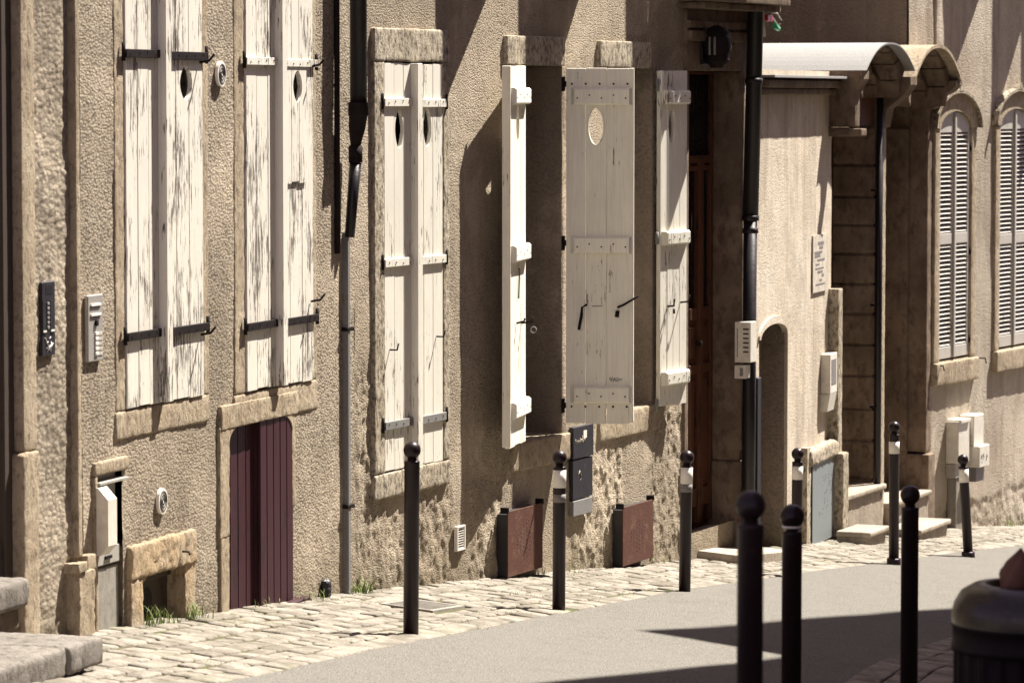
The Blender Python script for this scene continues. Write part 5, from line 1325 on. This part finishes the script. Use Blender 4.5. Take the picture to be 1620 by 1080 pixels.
# ------------------------------------------------------------------ litter bin
def litter_bin():
    Y = 12.6; X = (1636 - 810) / F * Y; p = Vector((X, Y, near_z(X, Y))); e = bpy.data.objects.new('litter_bin', None); C.objects.link(e); e.location = p; tag(e, 'dark ribbed litter bin with a domed polished steel rim at the lower right', 'litter bin')
    zt = ray_height(p, 922); zr = ray_height(p, 985); zc = ray_height(p, 1018); R_ = .262
    m = MB(); n = 96; pr = []
    vs = []; fs = []
    for z in (0, zc):
        for k in range(n): th = 2 * math.pi * k / n; rr = R_ - .012 + (.006 if k % 4 < 2 else -.004); vs.append((rr * math.cos(th), rr * math.sin(th), z))
    for k in range(n): fs.append((k, (k + 1) % n, n + (k + 1) % n, n + k))
    m.add(vs, fs); m.lathe(0, 0, [(0, .01), (R_ - .02, .01)], 48); m.build('body', 'binbody', e)
    MB().lathe(0, 0, [(R_ - .005, zc - .02), (R_ + .002, zc - .02), (R_ + .002, zc), (R_ - .002, zc + .004), (R_ - .002, zr - .01), (R_ + .003, zr - .006), (R_ + .003, zr), (R_ - .02, zr)], 64).build('collar', 'binbody', e)
    h = zt - zr; pr = [(R_, zr), (R_ + .001, zr + h * .25), (R_ - .006, zr + h * .5), (R_ - .03, zr + h * .8), (R_ - .07, zt - .004), (R_ - .10, zt), (R_ - .125, zt - .006), (R_ - .13, zt - .05), (R_ - .13, zc)]
    MB().lathe(0, 0, pr, 64).build('rim', 'steel', e)
    MB().lathe(0, 0, [(0, zc + .02), (R_ - .125, zc + .02)], 32).build('liner', 'void', e)
    s = bpy.data.objects.new('paper_bag', None); C.objects.link(s)
    q = Vector(((1612 - 810) / F * (Y), Y - .05, p.z + zt - .02)); s.location = q; tag(s, 'crumpled brown paper bag sticking up out of the litter bin', 'paper bag')
    ny, nx = 14, 22; vs = []; fs = []; rnd = random.Random(3); H = ray_height(p, 868) - zt + .03
    for i in range(ny):
        for k in range(nx):
            th = 2 * math.pi * k / nx; u = i / (ny - 1); w_ = (.05 + .03 * math.sin(u * 2.6)) * (1 - u ** 2.2) + .002
            cr = 1 + .22 * math.sin(th * 3 + u * 5) + .12 * math.sin(th * 7 + u * 11)
            vs.append((w_ * cr * math.cos(th) * 1.0 + .01 * u, w_ * .7 * cr * math.sin(th), -.05 + (H + .05) * u))
    for i in range(ny - 1):
        for k in range(nx): fs.append((i * nx + k, i * nx + (k + 1) % nx, (i + 1) * nx + (k + 1) % nx, (i + 1) * nx + k))
    mm = MB().add(vs, fs, True); mm.build('bag', 'bag', s)
litter_bin()
# ------------------------------------------------------------------ loose cable ends
def cables():
    d = .12; c0 = Vector((*H3.tz(1204, 30, d)[:1], d, H3.z(1204, 30, d)))
    P = lambda px, py, dd=0: (H3.t(px, py, d + dd), d + dd, H3.z(px, py, d + dd))
    t = thing('cable_bundle', 'tangle of loose cable ends with red and green tags beside the black downpipe', 'cable', H3, c0.x, d, c0.z); o = org(t)
    for pts in ([P(1203, 8), P(1212, 14), P(1222, 28), P(1234, 45)], [P(1203, 20), P(1216, 18), P(1230, 22), P(1236, 33), P(1232, 42)], [P(1203, 3), P(1210, 10), P(1218, 22), P(1226, 36)], [P(1203, 14), P(1209, 22), P(1217, 20)]):
        MB().tube(pts, .007, 6).build('cable', 'cable', t, o)
    MB().box(P(1211, 28)[0], P(1219, 28)[0], d - .02, d + .02, P(1215, 34)[2], P(1215, 24)[2], .004).build('red_tag', 'redp', t, o)
    MB().tube([P(1225, 41), P(1231, 46)], .02, 10).build('green_tag', 'greenp', t, o)
    MB().tube([P(1206, 24), P(1208, 58)], .018, 8).build('sheath', 'plastic', t, o)
    MB().tube([P(1197, 30, -.05), P(1203, 12)], .012, 8).build('clip', 'iron', t, o)
cables()
# ------------------------------------------------------------------ weeds
def weeds():
    rnd = random.Random(21); m = MB()
    spots = [(H1, T(228), 40), (H1, T(292), 40), (H1, T(250), 16), (H1, T(470), 10), (H2, .02, 40), (H2, -.1, 26), (H1, T(490), 12), (H2, T2(800), 12), (H2, T2(845), 10), (H2, T2(1040), 8), (H1, T(410), 10), (H5, 2.2, 26), (H5, 2.6, 20), (H2, T2(900), 6)]
    for fr, t0, n in spots:
        for i in range(n):
            t = t0 + rnd.gauss(0, .06); d = .03 + abs(rnd.gauss(0, .03)); z = gz(fr, t, d); h = rnd.uniform(.03, .10) * (1.2 if n > 30 else .8); a = rnd.uniform(0, 6.28); l = rnd.uniform(.2, .9) * h
            p = fr.pt(t, d, z - .005); q = p + Vector((math.cos(a) * l * .4, math.sin(a) * l * .4, h * .65)); r_ = p + Vector((math.cos(a) * l, math.sin(a) * l, h)); w_ = Vector((-math.sin(a), math.cos(a), 0)) * .003
            m.add([p - w_, p + w_, q + w_ * .8, q - w_ * .8, r_], [(0, 1, 2, 3), (3, 2, 4)])
    # tufts in the joints
    for i in range(260):
        s = rnd.uniform(.5, KL - 1); k = kf(s); nrm, dist = wall_hit(k); u = rnd.uniform(.02, max(.2, (dist or 1.2) - .05)); c = k + nrm * u
        if vnoise(np.array([[c.x, c.y, 0]]), 1.3, 77)[0] < .12: continue
        for j in range(14):
            x = c.x + rnd.gauss(0, .05); y = c.y + rnd.gauss(0, .05); z = G(x, y) - .008; h = rnd.uniform(.008, .03); a = rnd.uniform(0, 6.28)
            m.add([(x - .002, y, z), (x + .002, y, z), (x + math.cos(a) * h * .7, y + math.sin(a) * h * .7, z + h)], [(0, 1, 2)])
    m.v = [(a, -b, c) for a, b, c in m.v]; o = m.build('grass', 'grass', None, recalc=False); tag(o, 'thin green weeds along the foot of the walls and between the setts', None, kind='stuff')
weeds()
def drain():
    p = on_ground(668, 957); a_ = R(90) - R(19)
    e = bpy.data.objects.new('drain_cover', None); C.objects.link(e); e.location = p; tag(e, 'flat rusty iron drain grating set in the setts behind the plain bollard', 'drain cover')
    u = Vector((math.sin(R(19)), math.cos(R(19)), 0)); v = Vector((math.cos(R(19)), -math.sin(R(19)), 0)); m = MB()
    def q(a, c, dz): r_ = u * a + v * c; return (r_.x, -r_.y, G(p.x + r_.x, p.y + r_.y) - p.z + dz)
    def bar(a0, a1, c0, c1): m.add([q(a0, c0, -.02), q(a1, c0, -.02), q(a1, c1, -.02), q(a0, c1, -.02), q(a0, c0, .006), q(a1, c0, .006), q(a1, c1, .006), q(a0, c1, .006)], [(0, 1, 5, 4), (1, 2, 6, 5), (2, 3, 7, 6), (3, 0, 4, 7), (4, 5, 6, 7)])
    L, W = .28, .17
    bar(-L, L, -W, -W + .03); bar(-L, L, W - .03, W); bar(-L, -L + .03, -W + .03, W - .03); bar(L - .03, L, -W + .03, W - .03)
    for i in range(9): a = -L + .05 + i * .055; bar(a, a + .022, -W + .03, W - .03)
    m.build('grating', 'concrete', e)
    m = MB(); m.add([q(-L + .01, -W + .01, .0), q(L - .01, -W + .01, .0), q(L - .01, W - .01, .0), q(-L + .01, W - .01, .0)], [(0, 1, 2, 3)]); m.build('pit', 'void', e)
drain()
# wet black bag scraps at the foot of the downpipe
def scraps():
    t = thing('plastic_scrap', 'black plastic scrap lying at the foot of the wall beside the downpipe', 'litter', H1, H1.t(510, 930), .04, gz(H1, 3.8)); o = org(t)
    t0 = H1.t(510, 930)
    m = MB(); z = gz(H1, t0)
    m.rbox(t0 - .04, t0 + .03, .0, .05, z - .01, z + .10, cell=.012, amp=.02, r=.02, sc=22, seed=301); m.build('scrap', 'black', t, o)
scraps()

# ================================================================== houses on the near side, whose shadow lies on the road
def near_house(name, lab, foot, z0, z1, mat='stucco_dark'):
    e = bpy.data.objects.new(name, None); C.objects.link(e); cx = sum(p[0] for p in foot) / len(foot); cy = sum(p[1] for p in foot) / len(foot); e.location = (cx, cy, z0); tag(e, lab, 'house')
    m = MB(); m.prism([(x - cx, -(y - cy)) for x, y in foot], 0, z1 - z0, 'td'); m.build('walls', mat, e)
    m = MB(); m.prism([((x - cx) * .97, -(y - cy) * .97) for x, y in foot], z1 - z0, z1 - z0 + .12, 'td'); m.build('roof', 'rust', e)
near_house('corner_house', 'tall corner house on the near side of the street', [(3.4, 20.9), (2.7, 14), (2.2, 9.5), (10, 8), (11.5, 20), (9.4, 27.7), (6.7, 26.95)], 0.3, 10.2)
near_house('townhouse', 'taller plain house further down the near side of the street', [(6.38, 27.28), (13.5, 22.7), (20, 36), (13, 38.7)], 0, 13.0)
